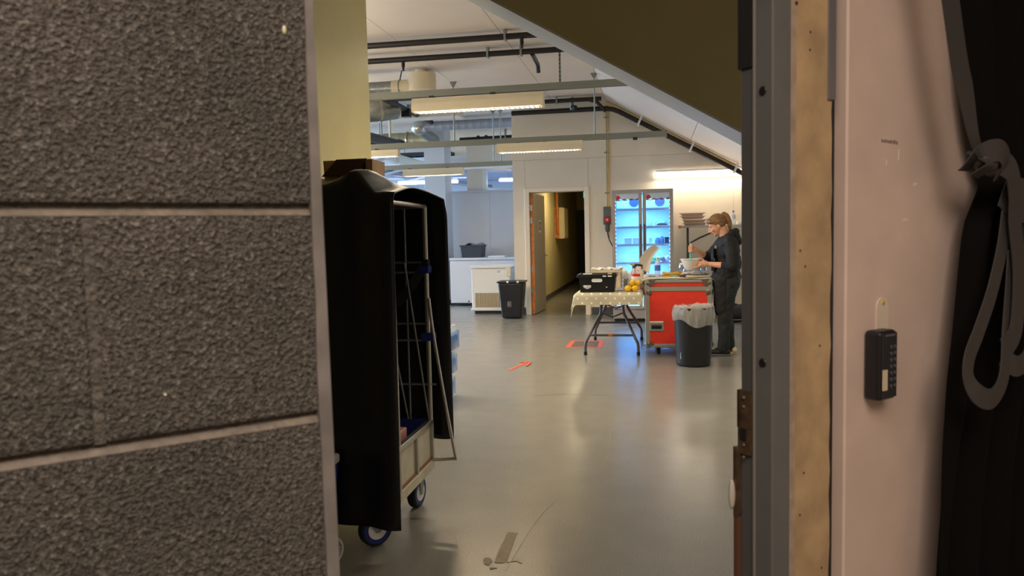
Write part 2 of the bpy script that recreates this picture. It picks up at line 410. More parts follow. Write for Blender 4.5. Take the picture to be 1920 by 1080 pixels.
B().prism([(-1.969, 13.225), (-1.9665, 13.225), (-1.9647, 13.255), (-1.9672, 13.255)], 1.50, 1.57, 'z').obj('pictogram_mark', whitep, sg)
# corridor things
hc = thing('hose_cabinet', 'shallow cream wall cabinet in the corridor behind the open door', 'cabinet', (-2.1, 17.5, 1.3))
B().box(-2.2, -2.0, 17.2, 18.0, 1.28, 2.0).obj('body', creamp, hc, bevel=.008)
B().box(-1.998, -1.985, 17.22, 17.98, 1.3, 1.98).obj('door', creamp, hc, bevel=.004)
B().box(-2.2, -2.11, 17.13, 17.19, 1.3, 2.02).obj('side_board', wood, hc, label='orange wooden board on the cabinet side')
B().tube([(-2.14, 17.12, 1.4), (-2.14, 17.12, 2.58)], .025, 8).obj('pipe', wood, hc)
ex = thing('exit_sign', 'small lit green exit sign high up in the corridor', 'sign', (-1.75, 19, 2.3))
B().box(-1.70, -1.62, 18.9, 19.2, 2.28, 2.44).obj('housing', whitep, ex, bevel=.005)
B().box(-1.69, -1.63, 18.894, 18.9, 2.29, 2.43).obj('face', mat('exit_green', (30, 150, 110), .4, emit=.7, ecol=(60, 220, 190)), ex)
B().box(-1.645, -1.635, 18.89, 18.894, 2.31, 2.41).obj('figure', mat('exit_white', (240, 255, 250), .4, emit=1.0), ex)
B().tube([(-1.66, 19.02, 2.44), (-1.66, 19.02, 2.6)], .012, 8).obj('stem', whitep, ex)

# ------------------------------------------------------------------ ceiling services
def rail(x0, x1, y, z, label, clips=(), rods=()):
    t = thing('ceiling_rail', label, 'rail', ((x0 + x1) / 2, y, z), 'suspended steel rails')
    B().box(x0, x1, y - .03, y - .026, z - .04, z + .04).box(x0, x1, y + .026, y + .03, z - .04, z + .04).box(x0, x1, y - .026, y + .026, z + .036, z + .04).box(
        x0, x1, y - .026, y - .012, z - .04, z - .036).box(x0, x1, y + .012, y + .026, z - .04, z - .036).obj('channel', railm, t)
    for x in clips: B().box(x - .03, x + .03, y - .034, y + .034, z - .065, z - .03).obj('clip', blackm, t)
    for x in rods:
        r = B().tube([(x, y, z + .03), (x, y, 3.57)], .011, 8).obj('rod', galv, t)
        B().prism([(x - .05, 3.6), (x + .05, 3.6), (x + .015, 3.53), (x - .015, 3.53)], y - .015, y + .015).obj('bracket', galv, r)
    return t
rail(-9.5, -.08, 8.9, 3.115, 'long grey steel rail nearest the camera, carrying the biggest light fixture', (-2.62, -1.86), (-4.2,))
rail(-9.5, .21, 10.6, 2.72, 'long grey rail hung lower across the hall behind the biggest fixture', (-3.98, -1.86, -1.48, -.22), (-2.8, -.775))
rail(-9.5, -2.36, 13.1, 2.655, 'far grey rail crossing in front of the blue-grey column', (-4.3, -3.6), (-2.75, -2.62))
# perforated hanger strap
hs = thing('hanger_strap', 'perforated metal strap hanging from the ceiling above the biggest fixture', 'strap', (-1.05, 8.9, 3.2))
B().box(-1.062, -1.038, 8.895, 8.899, 3.15, 3.6).obj('strip', railm, hs)
for k in range(9): B().box(-1.056, -1.044, 8.892, 8.895, 3.175 + k * .047, 3.195 + k * .047).obj('slot', blackm, hs)

tubew = mat('warm_tube', (255, 236, 200), .4, emit=9, ecol=(255, 232, 196))
tubec = mat('cool_tube', (240, 245, 255), .4, emit=7, ecol=(238, 240, 255))
def fixture(x0, x1, y, zt, zb, label, power, hw=.08, blades=26, col=WARM, tm=None):
    t = thing('light_fixture', label, 'light', ((x0 + x1) / 2, y, zt), 'louvred ceiling fixtures')
    zm = zt - .3 * (zt - zb)
    for sgn in (-1, 1):
        B().prism([(y + sgn * .05, zt), (y + sgn * hw * .8, zm), (y + sgn * hw, zb), (y + sgn * (hw - .012), zb), (y + sgn * (hw * .8 - .015), zm - .005), (y + sgn * .04, zt - .01)], x0 + .01, x1 - .01, 'x').obj('side_reflector', creamp, t)
    B().box(x0 + .01, x1 - .01, y - .05, y + .05, zt - .008, zt + .012).obj('spine', creamp, t)
    for x in (x0, x1):
        B().prism([(y - .05, zt + .012), (y - hw * .82, zm), (y - hw - .004, zb - .004), (y + hw + .004, zb - .004), (y + hw * .82, zm), (y + .05, zt + .012)], x - .012, x + .012, 'x').obj('end_cap', creamp, t)
    b0 = None
    for k in range(blades):
        x = x0 + .04 + (x1 - x0 - .08) * k / (blades - 1)
        if b0 is None: b0 = B().box(x - .010, x + .010, y - hw + .012, y + hw - .012, zb - .004, zb + .028).obj('louver', creamp, t); xb = x
        else: clone(b0, (x - xb, 0, 0))
    for dy in (-hw * .36, hw * .36):
        B().tube([(x0 + .03, y + dy, zb + .05), (x1 - .03, y + dy, zb + .05)], .013, 8).obj('tube', tm or tubew, t)
    B().box(x0 + .02, x1 - .02, y - hw + .002, y - hw + .012, zb - .003, zb + .006).box(x0 + .02, x1 - .02, y + hw - .012, y + hw - .002, zb - .003, zb + .006).obj('lit_lip', mat('lit_lip', (255, 240, 205), .3, emit=1.2) if 'lit_lip' not in MATS else MATS['lit_lip'], t)
    area('fixture_glow', ((x0 + x1) / 2, y, zb + .034), x1 - x0 - .1, hw * 1.5, power, col)
    return t
fixture(-2.85, -1.26, 8.9, 3.045, 2.895, 'biggest cream louvred fixture hanging from the nearest rail', 46)
fixture(-2.16, -.96, 10.6, 2.67, 2.555, 'cream louvred fixture on the rail in front of the cream back wall', 26, .065)
fixture(-5.2, -3.66, 10.6, 2.66, 2.575, 'shallow louvred fixture whose end shows above the black-covered trolley', 26, .065)
fixture(-4.42, -3.32, 13.1, 2.6, 2.49, 'small louvred fixture passing behind the blue-grey column', 22, .065, col=(.95, .93, .95), tm=tubec)
def led(x0, x1, y, z, label, power, m, col, rad=.035):
    t = thing('tube_light', label, 'light', ((x0 + x1) / 2, y, z), 'bare tube lights')
    B().box(x0 + .02, x1 - .02, y - .02, y + .03, z + rad - .005, z + rad + .03).obj('base', whitep, t)
    B().tube([(x0, y, z), (x0 + .01, y, z)] + [(x1, y, z)], [rad * .8, rad, rad], 12).obj('diffuser', m, t, smooth=True)
    if y > 14:
        for x in (x0 + .2, x1 - .2): B().tube([(x, y, z + rad), (x, y, 3.61)], .008, 6).obj('suspension_wire', galv, t)
    area('tube_glow', ((x0 + x1) / 2, y - .05, z - .06), x1 - x0, .08, power, col, (0, -.35, -1) if y < 14 else (0, .8, -1))
    return t
led(.05, 1.62, 12.62, 2.33, 'bright white tube light under the sloping ceiling beside the glass fridge', 11, mat('wall_tube', (255, 246, 232), .4, emit=5, ecol=(255, 242, 224)), (1, .84, .62), .032)
led(-6.25, -4.7, 18, 2.745, 'bright tube light in the far hall passing behind the column', 90, tubec, (.72, .84, 1))
led(-3.66, -2.2, 18, 2.735, 'bright tube light seen through the high opening above the recess', 80, tubec, (.72, .84, 1))
led(-8.6, -7.1, 20.5, 2.74, 'tube light deep in the far hall above the trolley', 90, tubec, (.72, .84, 1))

def pipe(name, pts, r, label, cat='pipe', m=blackm, group='black sprinkler pipes', clips=(), n=12):
    t = thing(name, label, cat, pts[0], group)
    B().tube(pts, r, n).obj('run', m, t, smooth=True)
    for c in clips:
        a, b = c; B().box(a[0] - .012, a[0] + .012, a[1] - r - .012, a[1] + r + .012, a[2] - r - .012, b).obj('hanger', galv, t)
    return t
def sprinkler(t, x, y, z, L=.1):
    s = B().tube([(x, y, z), (x, y, z - L * .6)], .022, 8).obj('sprinkler_stem', blackm, t)
    B().lathe([(.012, 0), (.018, -.02), (.008, -.035), (.024, -.045), (0, -.048)], (x, y, z - L * .6), n=10).obj('sprinkler_head', blackm, s)
pa = pipe('sprinkler_pipe', [(-9, 8.05, 3.53), (-.84, 8.16, 3.53)], .034, 'black ceiling pipe nearest the camera, running across the top', clips=(((-1.55, 8.14, 3.53), 3.6),))
sprinkler(pa, -1.37, 8.14, 3.5)
pb = pipe('sprinkler_pipe', [(-9, 8.72, 3.53), (-.9, 8.87, 3.53)], .034, 'second black ceiling pipe, with an orange end fitting', clips=(((-1.5, 8.86, 3.53), 3.6), ((-1.9, 8.85, 3.53), 3.6)))
sprinkler(pb, -2.95, 8.83, 3.5)
B().tube([(-.96, 8.87, 3.53), (-.93, 8.87, 3.53)], .045, 10).obj('end_fitting', mat('orange_fitting', (200, 90, 50), .5), pb)
B().tube([(-1.37, 8.86, 3.5), (-1.37, 9.3, 3.47), (-1.37, 9.34, 3.38)], .026, 8).obj('drop_arm', blackm, pb)
pc = pipe('sprinkler_pipe', [(-2.3, 12.2, 3.53), (-.78, 12.2, 3.53)], .034, 'thinner black pipe tight under the ceiling before the cream wall', clips=(((-1.5, 12.2, 3.53), 3.6),))
B().tube([(-1.0, 12.2, 3.53), (-.86, 12.3, 3.5), (-.78, 12.45, 3.42), (-.74, 12.5, 3.38)], .03, 8).obj('branch', blackm, pc)
pd = pipe('sprinkler_pipe', [(-2.3, 12.5, 3.42), (-.74, 12.5, 3.42), (-.62, 12.5, 3.40), (-.52, 12.5, 3.36), (2.4, 12.5, 1.745)], .04, 'black pipe bending down along the sloping ceiling')
for x in (-.2, .62, 1.3):
    z = 3.36 - (x + .52) * .553
    B().prism([(x - .03, z - .06), (x + .0, z - .075), (x + .075, z + .09), (x + .045, z + .1)], 12.44, 12.56).obj('clamp', whitep, pd)
pe = pipe('sprinkler_pipe', [(-4.0, 10.9, 3.5), (-4.0, 13.5, 3.5)], .045, 'black pipe running away from the camera beside the big silver elbow', clips=(((-4.0, 12.2, 3.5), 3.61),))
B().tube([(-4.0, 11.1, 3.5), (-3.45, 11.1, 3.5)], .035, 10).obj('branch', blackm, pe)
B().box(-4.07, -3.93, 12.0, 12.12, 3.38, 3.5).obj('bracket', blackm, pe)
vv = thing('valve', 'small grey pipe fitting under the ceiling right of the biggest fixture', 'valve', (-1.3, 12.3, 3.3))
B().tube([(-1.27, 12.34, 3.6), (-1.27, 12.34, 3.4)], .035, 10).obj('body', galv, vv)
B().tube([(-1.27, 12.34, 3.44), (-1.2, 12.3, 3.42)], .04, 10).obj('cap', blackm, vv)

def ribbed(p, q, r, pitch=.12, m=galv):
    p = Vector(p); q = Vector(q); L = (q - p).length; n = max(2, int(L / pitch)); pts = []; rs = []
    for k in range(n):
        a = k / n; e = .012 / L
        for t, rr in ((a, r), (a + 1 / n - 2 * e, r), (a + 1 / n - e, r * 1.03)):
            pts.append(p.lerp(q, t)); rs.append(rr)
    pts.append(q); rs.append(r)
    return B().tube(pts, rs, 20)
vt = thing('ventilation_drum', 'cream round vent drum with a short cream pipe on the ceiling', 'vent', (-3.0, 9.7, 3.3))
B().lathe([(.0, 3.315), (.17, 3.315), (.188, 3.325), (.19, 3.34), (.19, 3.545), (.0, 3.545)], (-3.005, 9.75, 0), n=36).obj('drum', creamp, vt, smooth=True)
B().lathe([(.08, 3.545), (.08, 3.6)], (-3.005, 9.75, 0), n=20).obj('neck', creamp, vt)
B().tube([(-3.4, 9.72, 3.38), (-3.12, 9.72, 3.38)], .1, 20).obj('spigot', creamp, vt, smooth=True)
B().tube([(-3.3, 9.72, 3.38), (-3.285, 9.72, 3.38)], .107, 20).obj('clamp_band', railm, vt)
B().tube([(-3.3, 9.72, 3.48), (-3.27, 9.72, 3.6)], .008, 6).obj('hanger', blackm, vt)
dv = thing('spiral_duct', 'short ribbed silver duct feeding the cream vent drum', 'duct', (-3.6, 9.72, 3.38), 'silver ventilation ducts')
ribbed((-5.6, 9.72, 3.38), (-3.4, 9.72, 3.38), .094, .13).obj('duct', galv, dv, smooth=True, angle=60)
dv = thing('spiral_duct', 'long ribbed silver duct level with the top of the column', 'duct', (-3.4, 13.7, 3.44), 'silver ventilation ducts')
ribbed((-4.25, 13.7, 3.455), (-2.34, 13.55, 3.435), .088, .14).obj('duct', mat('grey_duct', (150, 152, 158), .45, .35), dv, smooth=True, angle=60)
B().ell((-4.3, 13.7, 3.44), (.16, .15, .14), n=20).obj('elbow', chrome, dv, smooth=True)
B().tube([(-4.3, 13.72, 3.4), (-4.22, 14.0, 3.33), (-4.18, 14.3, 3.28)], .1, 14).obj('bend', galv, dv, smooth=True)
dv = thing('spiral_duct', 'dull silver duct left of the column under the pale beam', 'duct', (-5, 14.2, 3.3), 'silver ventilation ducts')
ribbed((-8.5, 14.35, 3.33), (-4.25, 14.25, 3.29), .15, .3).obj('duct', mat('dull_duct', (168, 160, 130), .4, .6), dv, smooth=True, angle=60)
B().tube([(-4.72, 14.24, 3.3), (-4.69, 14.24, 3.3)], .165, 20).obj('joint_band', chrome, dv)
dv = thing('spiral_duct', 'big silver duct elbow close behind the olive wall edge', 'duct', (-4.4, 11.5, 3.4), 'silver ventilation ducts')
B().tube([(-6.5, 11.5, 3.4), (-4.5, 11.5, 3.4), (-4.25, 11.55, 3.42), (-4.08, 11.75, 3.46)], [.17, .17, .17, .16], 22).obj('duct', galv, dv, smooth=True, angle=60)
B().tube([(-4.29, 11.54, 3.415), (-4.26, 11.56, 3.417)], .182, 22).obj('seam_band', chrome, dv)
tb = thing('beam_2', None, None, (-5, 12.7, 3.5), kind='structure')
B().box(-12, -3.25, 12.6, 12.95, 3.45, 3.6).obj('casing', white, tb, bevel=.005)
dp = thing('insulated_pipe', 'dark insulated pipe slanting away behind the olive wall edge', 'pipe', (-4.3, 11, 2.95))
B().tube([(-4.42, 9.6, 2.93), (-4.3, 12.6, 3.0)], .075, 16).obj('run', mat('dark_lagging', (62, 62, 66), .5), dp, smooth=True)
B().tube([(-4.305, 12.5, 3.0), (-4.3, 12.62, 3.002)], .085, 16).obj('end_collar', blackm, dp)
B().tube([(-4.62, 9.6, 2.86), (-4.5, 12.4, 2.93)], .05, 12).obj('run', MATS['dark_lagging'], dp, smooth=True)
for i, (x, y) in enumerate(((-4.75, 12.0), (-4.42, 12.0), (-4.38, 12.3), (-4.9, 13.2))):
    o = B().tube([(x, y, 2.98 if i < 3 else 3.15), (x, y, 3.6)], .012 if i != 2 else .02, 6).obj('threaded_rod', creamp if i == 2 else galv)
    tag(o, ['thin rod beside the olive wall edge holding the dark pipe', 'thin rod in the middle above the dark pipe', 'thick cream rod near the end of the dark pipe', 'thin rod holding the dull silver duct'][i], 'rod', 'ceiling rods over the ducts')
# pale duct, trays and joists of the far hall
wdk = thing('flat_duct', 'wide pale blue-white duct slanting away left of the column', 'duct', (-5.5, 16, 3.0), 'far hall ducts')
B().hexa([(-6.5, 14.6, 3.03), (-5.6, 14.6, 3.03), (-5.4, 20, 2.98), (-6.3, 20, 2.98), (-6.5, 14.6, 3.26), (-5.6, 14.6, 3.26), (-5.4, 20, 3.24), (-6.3, 20, 3.24)]).obj('duct', mat('pale_duct', (226, 234, 246), .35, .2), wdk, bevel=.03, seg=2)
B().box(-6.6, -5.5, 16.0, 16.03, 3.0, 3.3).obj('flange', whitep, wdk)
for i in range(4):
    y = 14.4 + 1.9 * i
    o = B().tube([(-6.2, y, 2.78), (-5.3, y + .1, 2.98)], .03, 8).tube([(-7.6, y, 3.05), (-5.0, y, 3.0)], .02, 6).obj('roof_strut', mat('pale_steel', (186, 192, 202), .5) if i == 0 else MATS['pale_steel'])
    tag(o, 'pale steel strut under the far hall roof, ' + ['nearest of the row', 'second from the front of the row', 'third from the front of the row', 'deepest of the row'][i], 'strut', 'far hall roof struts')
ct = thing('cable_tray', 'dark cable tray crossing high in the far hall', 'cable tray', (-6, 17, 3.3))
B().box(-10, -4.6, 17, 17.04, 3.3, 3.38).box(-10, -4.6, 17.36, 17.4, 3.3, 3.38).obj('rail', dark, ct)
for k in range(12): B().box(-9.8 + k * .42, -9.76 + k * .42, 17.04, 17.36, 3.31, 3.33).obj('rung', dark, ct)
for i in range(3): B().tube([(-10, 17.1 + i * .1, 3.35), (-7, 17.12 + i * .1, 3.36), (-4.6, 17.08 + i * .1, 3.35)], .025, 8).obj('cable', blackm, ct)
ct = thing('cable_tray', 'blue-grey tray running away below the flat duct', 'cable tray', (-5.3, 19, 2.86))
B().hexa([(-6.9, 15.5, 2.9), (-6.5, 15.5, 2.9), (-4.9, 23, 2.9), (-5.3, 23, 2.9), (-6.9, 15.5, 2.98), (-6.5, 15.5, 2.98), (-4.9, 23, 2.98), (-5.3, 23, 2.98)]).obj('tray', mat('tray_blue', (112, 124, 150), .45), ct)
for nm, y, z, m, l in (('roof_beam', 19.2, 3.2, 'pale_steel', 'pale roof beam in the far hall nearer the flat duct'), ('roof_beam', 22.5, 3.1, 'blue_beam', 'blue-grey roof beam near the far wall')):
    o = B().box(-12, -2.4, y, y + .03, z, z + .3).box(-12, -2.4, y - .1, y + .13, z - .02, z).obj('roof_beam', MATS[m]); tag(o, l, 'beam', 'far hall roof beams')
pk = pipe('sprinkler_pipe', [(-4.0, 15.6, 3.43), (-2.3, 15.5, 3.43)], .05, 'thick black pipe above the recess wall top', clips=(((-3.0, 15.54, 3.43), 3.61),))
B().tube([(-3.45, 15.58, 3.43), (-3.4, 15.58, 3.43)], .075, 12).tube([(-3.62, 15.58, 3.43), (-3.57, 15.58, 3.43)], .075, 12).obj('coupling', blackm, pk)
for x, l in ((-2.47, 'thin vertical rod beside the high opening'),):
    tag(B().tube([(x, 14.0, 2.1), (x, 14.0, 3.55)], .012, 6).obj('threaded_rod', galv), l, 'rod', 'ceiling rods over the ducts')
tag(B().box(-4.0, -2.36, 14.4, 14.46, 2.70, 2.74).obj('cable_duct', whitep), 'white cable duct over the recess in front of the high opening', 'duct')

# ------------------------------------------------------------------ recess: freezers, crate, bin
fz = thing('chest_freezer', 'white chest freezer with a vent grille beside the open doorway', 'freezer', (-2.8, 13.1, 0))
B().box(-3.16, -2.46, 12.86, 13.5, .05, .80).obj('body', whitep, fz, bevel=.015, seg=2)
B().box(-3.175, -2.445, 12.845, 13.51, .805, .86).obj('lid', whitep, fz, bevel=.012, seg=2)
B().box(-3.12, -2.5, 12.9, 13.45, 0, .05).obj('foot', blackp, fz)
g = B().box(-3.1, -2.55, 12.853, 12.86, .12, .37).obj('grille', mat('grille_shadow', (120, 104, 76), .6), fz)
s0 = None
for k in range(22):
    if s0 is None: s0 = B().box(-3.095, -3.085, 12.842, 12.853, .125, .365).obj('slat', creamp, g)
    else: clone(s0, (k * .0248, 0, 0))
B().box(-3.175, -2.445, 12.842, 12.86, .06, .1).obj('plinth', whitep, fz, bevel=.006)
hg = B().box(-2.53, -2.45, 12.835, 12.86, .66, .85).obj('hinge', creamp, fz, bevel=.008)
B().box(-2.53, -2.47, 12.838, 12.86, .5, .66).obj('cable_cover', whitep, fz, bevel=.004)
st = B().box(-2.70, -2.57, 12.856, 12.86, .70, .78).obj('sticker', mat('sticker_white', (238, 236, 232), .5), fz)
for z in (.765, .75, .735): B().box(-2.69, -2.63, 12.8545, 12.856, z - .004, z + .002).obj('print_line', mat('print_grey', (120, 120, 124), .5) if z == .765 else MATS['print_grey'], st)
cf = thing('chest_freezer', 'wide grey-white chest freezer at the back of the recess under a black crate', 'freezer', (-3.2, 14.8, 0))
B().box(-3.97, -2.4, 14.4, 15.05, .03, .90).obj('body', greyp, cf, bevel=.012, seg=2)
B().box(-3.98, -2.39, 14.385, 15.06, .905, .955).obj('lid', greyp, cf, bevel=.012, seg=2)
B().box(-3.97, -2.4, 14.39, 14.4, .03, .06).obj('plinth', blackp, cf)
B().tube([(-3.6, 14.398, .09), (-3.6, 14.385, .09)], .015, 10).obj('drain_plug', blackp, cf)
tag(B().box(-3.2, -2.86, 14.45, 14.75, .957, .985).obj('paper_pad', whitep, bevel=.004), 'flat white pad lying on the rear chest freezer', 'pad')
bc = thing('storage_crate', 'dark crate with a cloth in it on the rear chest freezer', 'crate', (-3.55, 14.6, .96))
B().hexa([(-3.74, 14.47, .957), (-3.34, 14.47, .957), (-3.34, 14.8, .957), (-3.74, 14.8, .957), (-3.76, 14.45, 1.19), (-3.32, 14.45, 1.19), (-3.32, 14.82, 1.19), (-3.76, 14.82, 1.19)]).obj('body', mat('crate_dark', (52, 58, 66), .5), bc, bevel=.006)
B().box(-3.775, -3.305, 14.435, 14.835, 1.18, 1.205).obj('rim', MATS['crate_dark'], bc, bevel=.004)
def clothlump(u, v):
    x = -3.68 + .36 * u; y = 14.48 + .3 * v
    return (x, y, 1.2 + .035 * math.sin(7 * u + 2 * v) * math.sin(math.pi * u) + .035 * math.sin(math.pi * u) * math.sin(math.pi * v) + .02 * math.sin(11 * v + 5 * u))
B().grid(clothlump, 20, 12).obj('cloth', mat('grey_cloth', (126, 122, 122), .8), bc, smooth=True, solid=.008)

bn = thing('waste_bin', 'black tapered rectangular bin beside the white freezer', 'bin', (-2.31, 12.2, 0))
B().hexa([(-2.46, 12.06, .01), (-2.14, 12.06, .01), (-2.14, 12.34, .01), (-2.46, 12.34, .01), (-2.51, 12.01, .6), (-2.09, 12.01, .6), (-2.09, 12.39, .6), (-2.51, 12.39, .6)]).obj('body', blackp, bn, bevel=.03, seg=3, smooth=True)
B().box(-2.525, -2.075, 11.995, 12.405, .595, .625).obj('rim', blackp, bn, bevel=.012, seg=2)
for x in (-2.34, -2.17): B().box(x - .016, x + .016, 11.99, 12.0, .6, .632).obj('rim_clip', whitep, bn)
B().box(-2.36, -2.29, 12.036, 12.045, .2, .38).obj('scuff_patch', mat('scuff', (84, 82, 84), .8, var=.5, vs=60), bn, label='pale scuffed patch on the bin front')

# ------------------------------------------------------------------ isolator, conduit, cable
iso = thing('isolator_switch', 'grey wall isolator with a red rotary knob left of the glass fridge', 'switch', (-.74, 12.66, 1.6))
B().box(-.80, -.675, 12.58, 12.66, 1.52, 1.82).obj('box', mat('iso_grey', (92, 92, 92), .5), iso, bevel=.008)
B().tube([(-.735, 12.6, 1.6), (-.735, 12.555, 1.6)], .062, 20).obj('bezel', mat('iso_dark', (64, 62, 62), .5), iso)
kn = B().tube([(-.735, 12.556, 1.6), (-.735, 12.53, 1.6)], .046, 20).obj('knob', mat('red_plastic', (206, 36, 34), .4), iso)
B().box(-.747, -.723, 12.52, 12.531, 1.588, 1.612).obj('grip', whitep, kn)
B().tube([(-.735, 12.62, 1.52), (-.735, 12.62, 1.44), (-.735, 12.62, 1.40)], [.04, .04, .028], 14).obj('plug', MATS['iso_dark'], iso, smooth=True)
B().tube(curve([(-.735, 12.62, 1.40), (-.71, 12.62, 1.28), (-.65, 12.6, 1.15), (-.62, 12.5, 1.05)]), .012, 8).obj('cable', blackp, iso, smooth=True)
cd = thing('conduit', 'pair of cream and yellowish conduits running up the back wall to the ceiling', 'conduit', (-.73, 12.66, 1.8))
B().box(-.765, -.738, 12.65, 12.68, 1.82, 3.5).obj('trunking', creamp, cd)
B().tube([(-.715, 12.66, 1.3), (-.715, 12.66, 3.5)], .014, 10).obj('tube', mat('yellow_conduit', (206, 170, 104), .5), cd, smooth=True)
for z in (2.05, 2.72, 3.3): B().box(-.775, -.695, 12.645, 12.68, z - .012, z + .012).obj('saddle', railm, cd)

# ------------------------------------------------------------------ glass door fridge
fr = thing('glass_fridge', 'tall double glass-door drinks fridge lit blue inside', 'fridge', (-.14, 11.95, 0))
fgrey = mat('fridge_grey', (166, 158, 152), .45); fwhite = mat('fridge_inner', (222, 230, 238), .5)
X0, X1, FY, BY, FT = -.605, .315, 11.6, 12.3, 2.03
B().box(X0, X0 + .035, FY + .05, BY, .06, FT).obj('side_wall', fgrey, fr)
B().box(X1 - .035, X1, FY + .05, BY, .06, FT).obj('side_wall', fgrey, fr)
B().box(X0 + .035, X1 - .035, FY + .05, BY, FT - .03, FT).obj('top', fgrey, fr)
B().box(X0 + .035, X1 - .035, BY - .03, BY, .06, FT - .03).obj('back_panel', fwhite, fr)
B().box(X0 + .035, X1 - .035, FY + .05, BY - .03, .2, .23).obj('inner_floor', fwhite, fr)
B().box(X0, X1, FY + .02, BY, .05, .2).obj('base_panel', fgrey, fr, bevel=.006)
B().box(X0 + .02, X1 - .02, FY + .05, BY, 0, .05).obj('plinth', blackp, fr)
mid = (X0 + X1) / 2
B().box(X0 + .04, X1 - .04, BY - .2, BY - .035, 1.76, 2.0).obj('fan_cover', fwhite, fr, bevel=.01)
for x in (-.28, .12):
    B().lathe([(0, 0), (.07, 0), (.075, .02), (0, .02)], (x, BY - .225, 1.86), 'y', 24).obj('fan_grille', mat('fan_grey', (70, 84, 116), .5) if x < 0 else MATS['fan_grey'], fr)
SHELF = (1.73, 1.46, 1.19, .91, .62)
ledm = mat('fridge_led', (235, 245, 255), .4, emit=5, ecol=(225, 242, 255))
for z in SHELF:
    sh = B().box(X0 + .04, X1 - .04, FY + .1, BY - .04, z - .012, z).obj('shelf', mat('fridge_shelf', (214, 226, 240), .35) if z == 1.73 else MATS['fridge_shelf'], fr)
    B().box(X0 + .04, X1 - .04, FY + .085, FY + .1, z - .02, z + .012).obj('shelf_lip', MATS['fridge_shelf'], sh)
for x in (X0 + .045, X1 - .055):
    strip = B().box(x, x + .01, FY + .07, FY + .085, .25, 1.98).obj('led_carrier', fwhite, fr)
    d0 = None
    for k in range(26):
        z = .3 + k * .062
        if d0 is None: d0 = B().box(x + .001, x + .009, FY + .064, FY + .07, z, z + .02).obj('led', ledm, strip)
        else: clone(d0, (0, 0, k * .062))
gp = glassy('fridge_glass', (236, 246, 255), .05, .03)
def sip(name, c): return mat(name, c, .5)
decal_red = sip('decal_red', (214, 38, 44)); decal_brown = sip('decal_brown', (132, 70, 44)); decal_pale = sip('decal_pale', (206, 222, 240))
for i, (a, b) in enumerate(((X0, mid - .004), (mid + .004, X1))):
    dr = B().box(a, a + .052, FY, FY + .045, .2, FT).box(b - .052, b, FY, FY + .045, .2, FT).box(a + .052, b - .052, FY, FY + .045, FT - .055, FT).box(a + .052, b - .052, FY, FY + .045, .2, .25).obj('door', fgrey, fr)
    B().box(a + .052, b - .052, FY + .018, FY + .022, .25, FT - .055).obj('pane', gp, dr)
    B().box(a + .052, b - .052, FY + .0155, FY + .0175, 1.885, FT - .055).obj('header_print', decal_pale, dr, label='pale printed header strip')
    B().lathe([(0, 0), (.032, 0), (.032, .001), (0, .001)], (a + .095 if i == 0 else a + .09, FY + .0135, 1.915), 'y', 20).obj('red_disc', decal_red, dr)
    pts = [(a + .054, 1.868)] + [(a + .054 + (b - a - .108) * k / 12, 1.878 + .012 * math.sin(k * 1.7 + i) + .012 * k / 12) for k in range(13)]
    lo = [(a + .054 + (b - a - .108) * k / 12, 1.862 + .006 * math.sin(k * 2.1) + .012 * k / 12) for k in range(12, -1, -1)]
    B().prism(pts[1:] + lo, FY + .0125, FY + .0145).obj('brown_print', decal_brown, dr)
    B().box(b - .036 if i == 0 else a + .016, b - .016 if i == 0 else a + .036, FY - .012, FY, .7, 1.5).obj('grip', mat('grip_dark', (86, 80, 78), .5) if i == 0 else MATS['grip_dark'], dr)
FB = (.20, .53, 1.0)
for z, p in ((2.0, 6.0), (1.71, 6.0), (1.44, 6.0), (1.17, 6.0), (.89, 6.5), (.6, 7)):
    area('fridge_light', (mid, FY + .28, z - .03), .8, .25, p, FB, (0, .15, -1))
# contents
tubm = mat('tub_white', (226, 232, 240), .4)
def inside(name, label, cat, b, m, group='food inside the fridge', **k): return tag(b.obj(name, m, **k), label, cat, group)
inside('food_tub', 'white tub on the fridge shelf, left of the pair', 'tub', B().hexa([(-.42, 11.8, 1.191), (-.32, 11.8, 1.191), (-.32, 11.92, 1.191), (-.42, 11.92, 1.191), (-.43, 11.79, 1.30), (-.31, 11.79, 1.30), (-.31, 11.93, 1.30), (-.43, 11.93, 1.30)]), tubm, bevel=.006)
inside('food_tub', 'white tub on the fridge shelf, right of the pair', 'tub', B().hexa([(-.29, 11.8, 1.191), (-.19, 11.8, 1.191), (-.19, 11.92, 1.191), (-.29, 11.92, 1.191), (-.30, 11.79, 1.30), (-.18, 11.79, 1.30), (-.18, 11.93, 1.30), (-.30, 11.93, 1.30)]), tubm, bevel=.006)
inside('food_tub', 'narrow white tub just right of the fridge door divide', 'tub', B().box(-.06, .0, 11.8, 11.9, 1.191, 1.30), tubm, bevel=.006)
inside('glass_jar', 'small clear jar on the fridge shelf right of the divide', 'jar', B().lathe([(.035, 1.191), (.04, 1.2), (.04, 1.26), (.03, 1.275), (.03, 1.29), (0, 1.29)], (.08, 11.85, 0), n=16), mat('jar_blue', (120, 140, 170), .2), smooth=True)
inside('glass_jar', 'small clear jar with a pale lid beside the stacked trays', 'jar', B().lathe([(.03, 1.191), (.034, 1.2), (.034, 1.28), (.026, 1.295), (.026, 1.31), (0, 1.31)], (.145, 11.85, 0), n=16), MATS['jar_blue'], smooth=True)
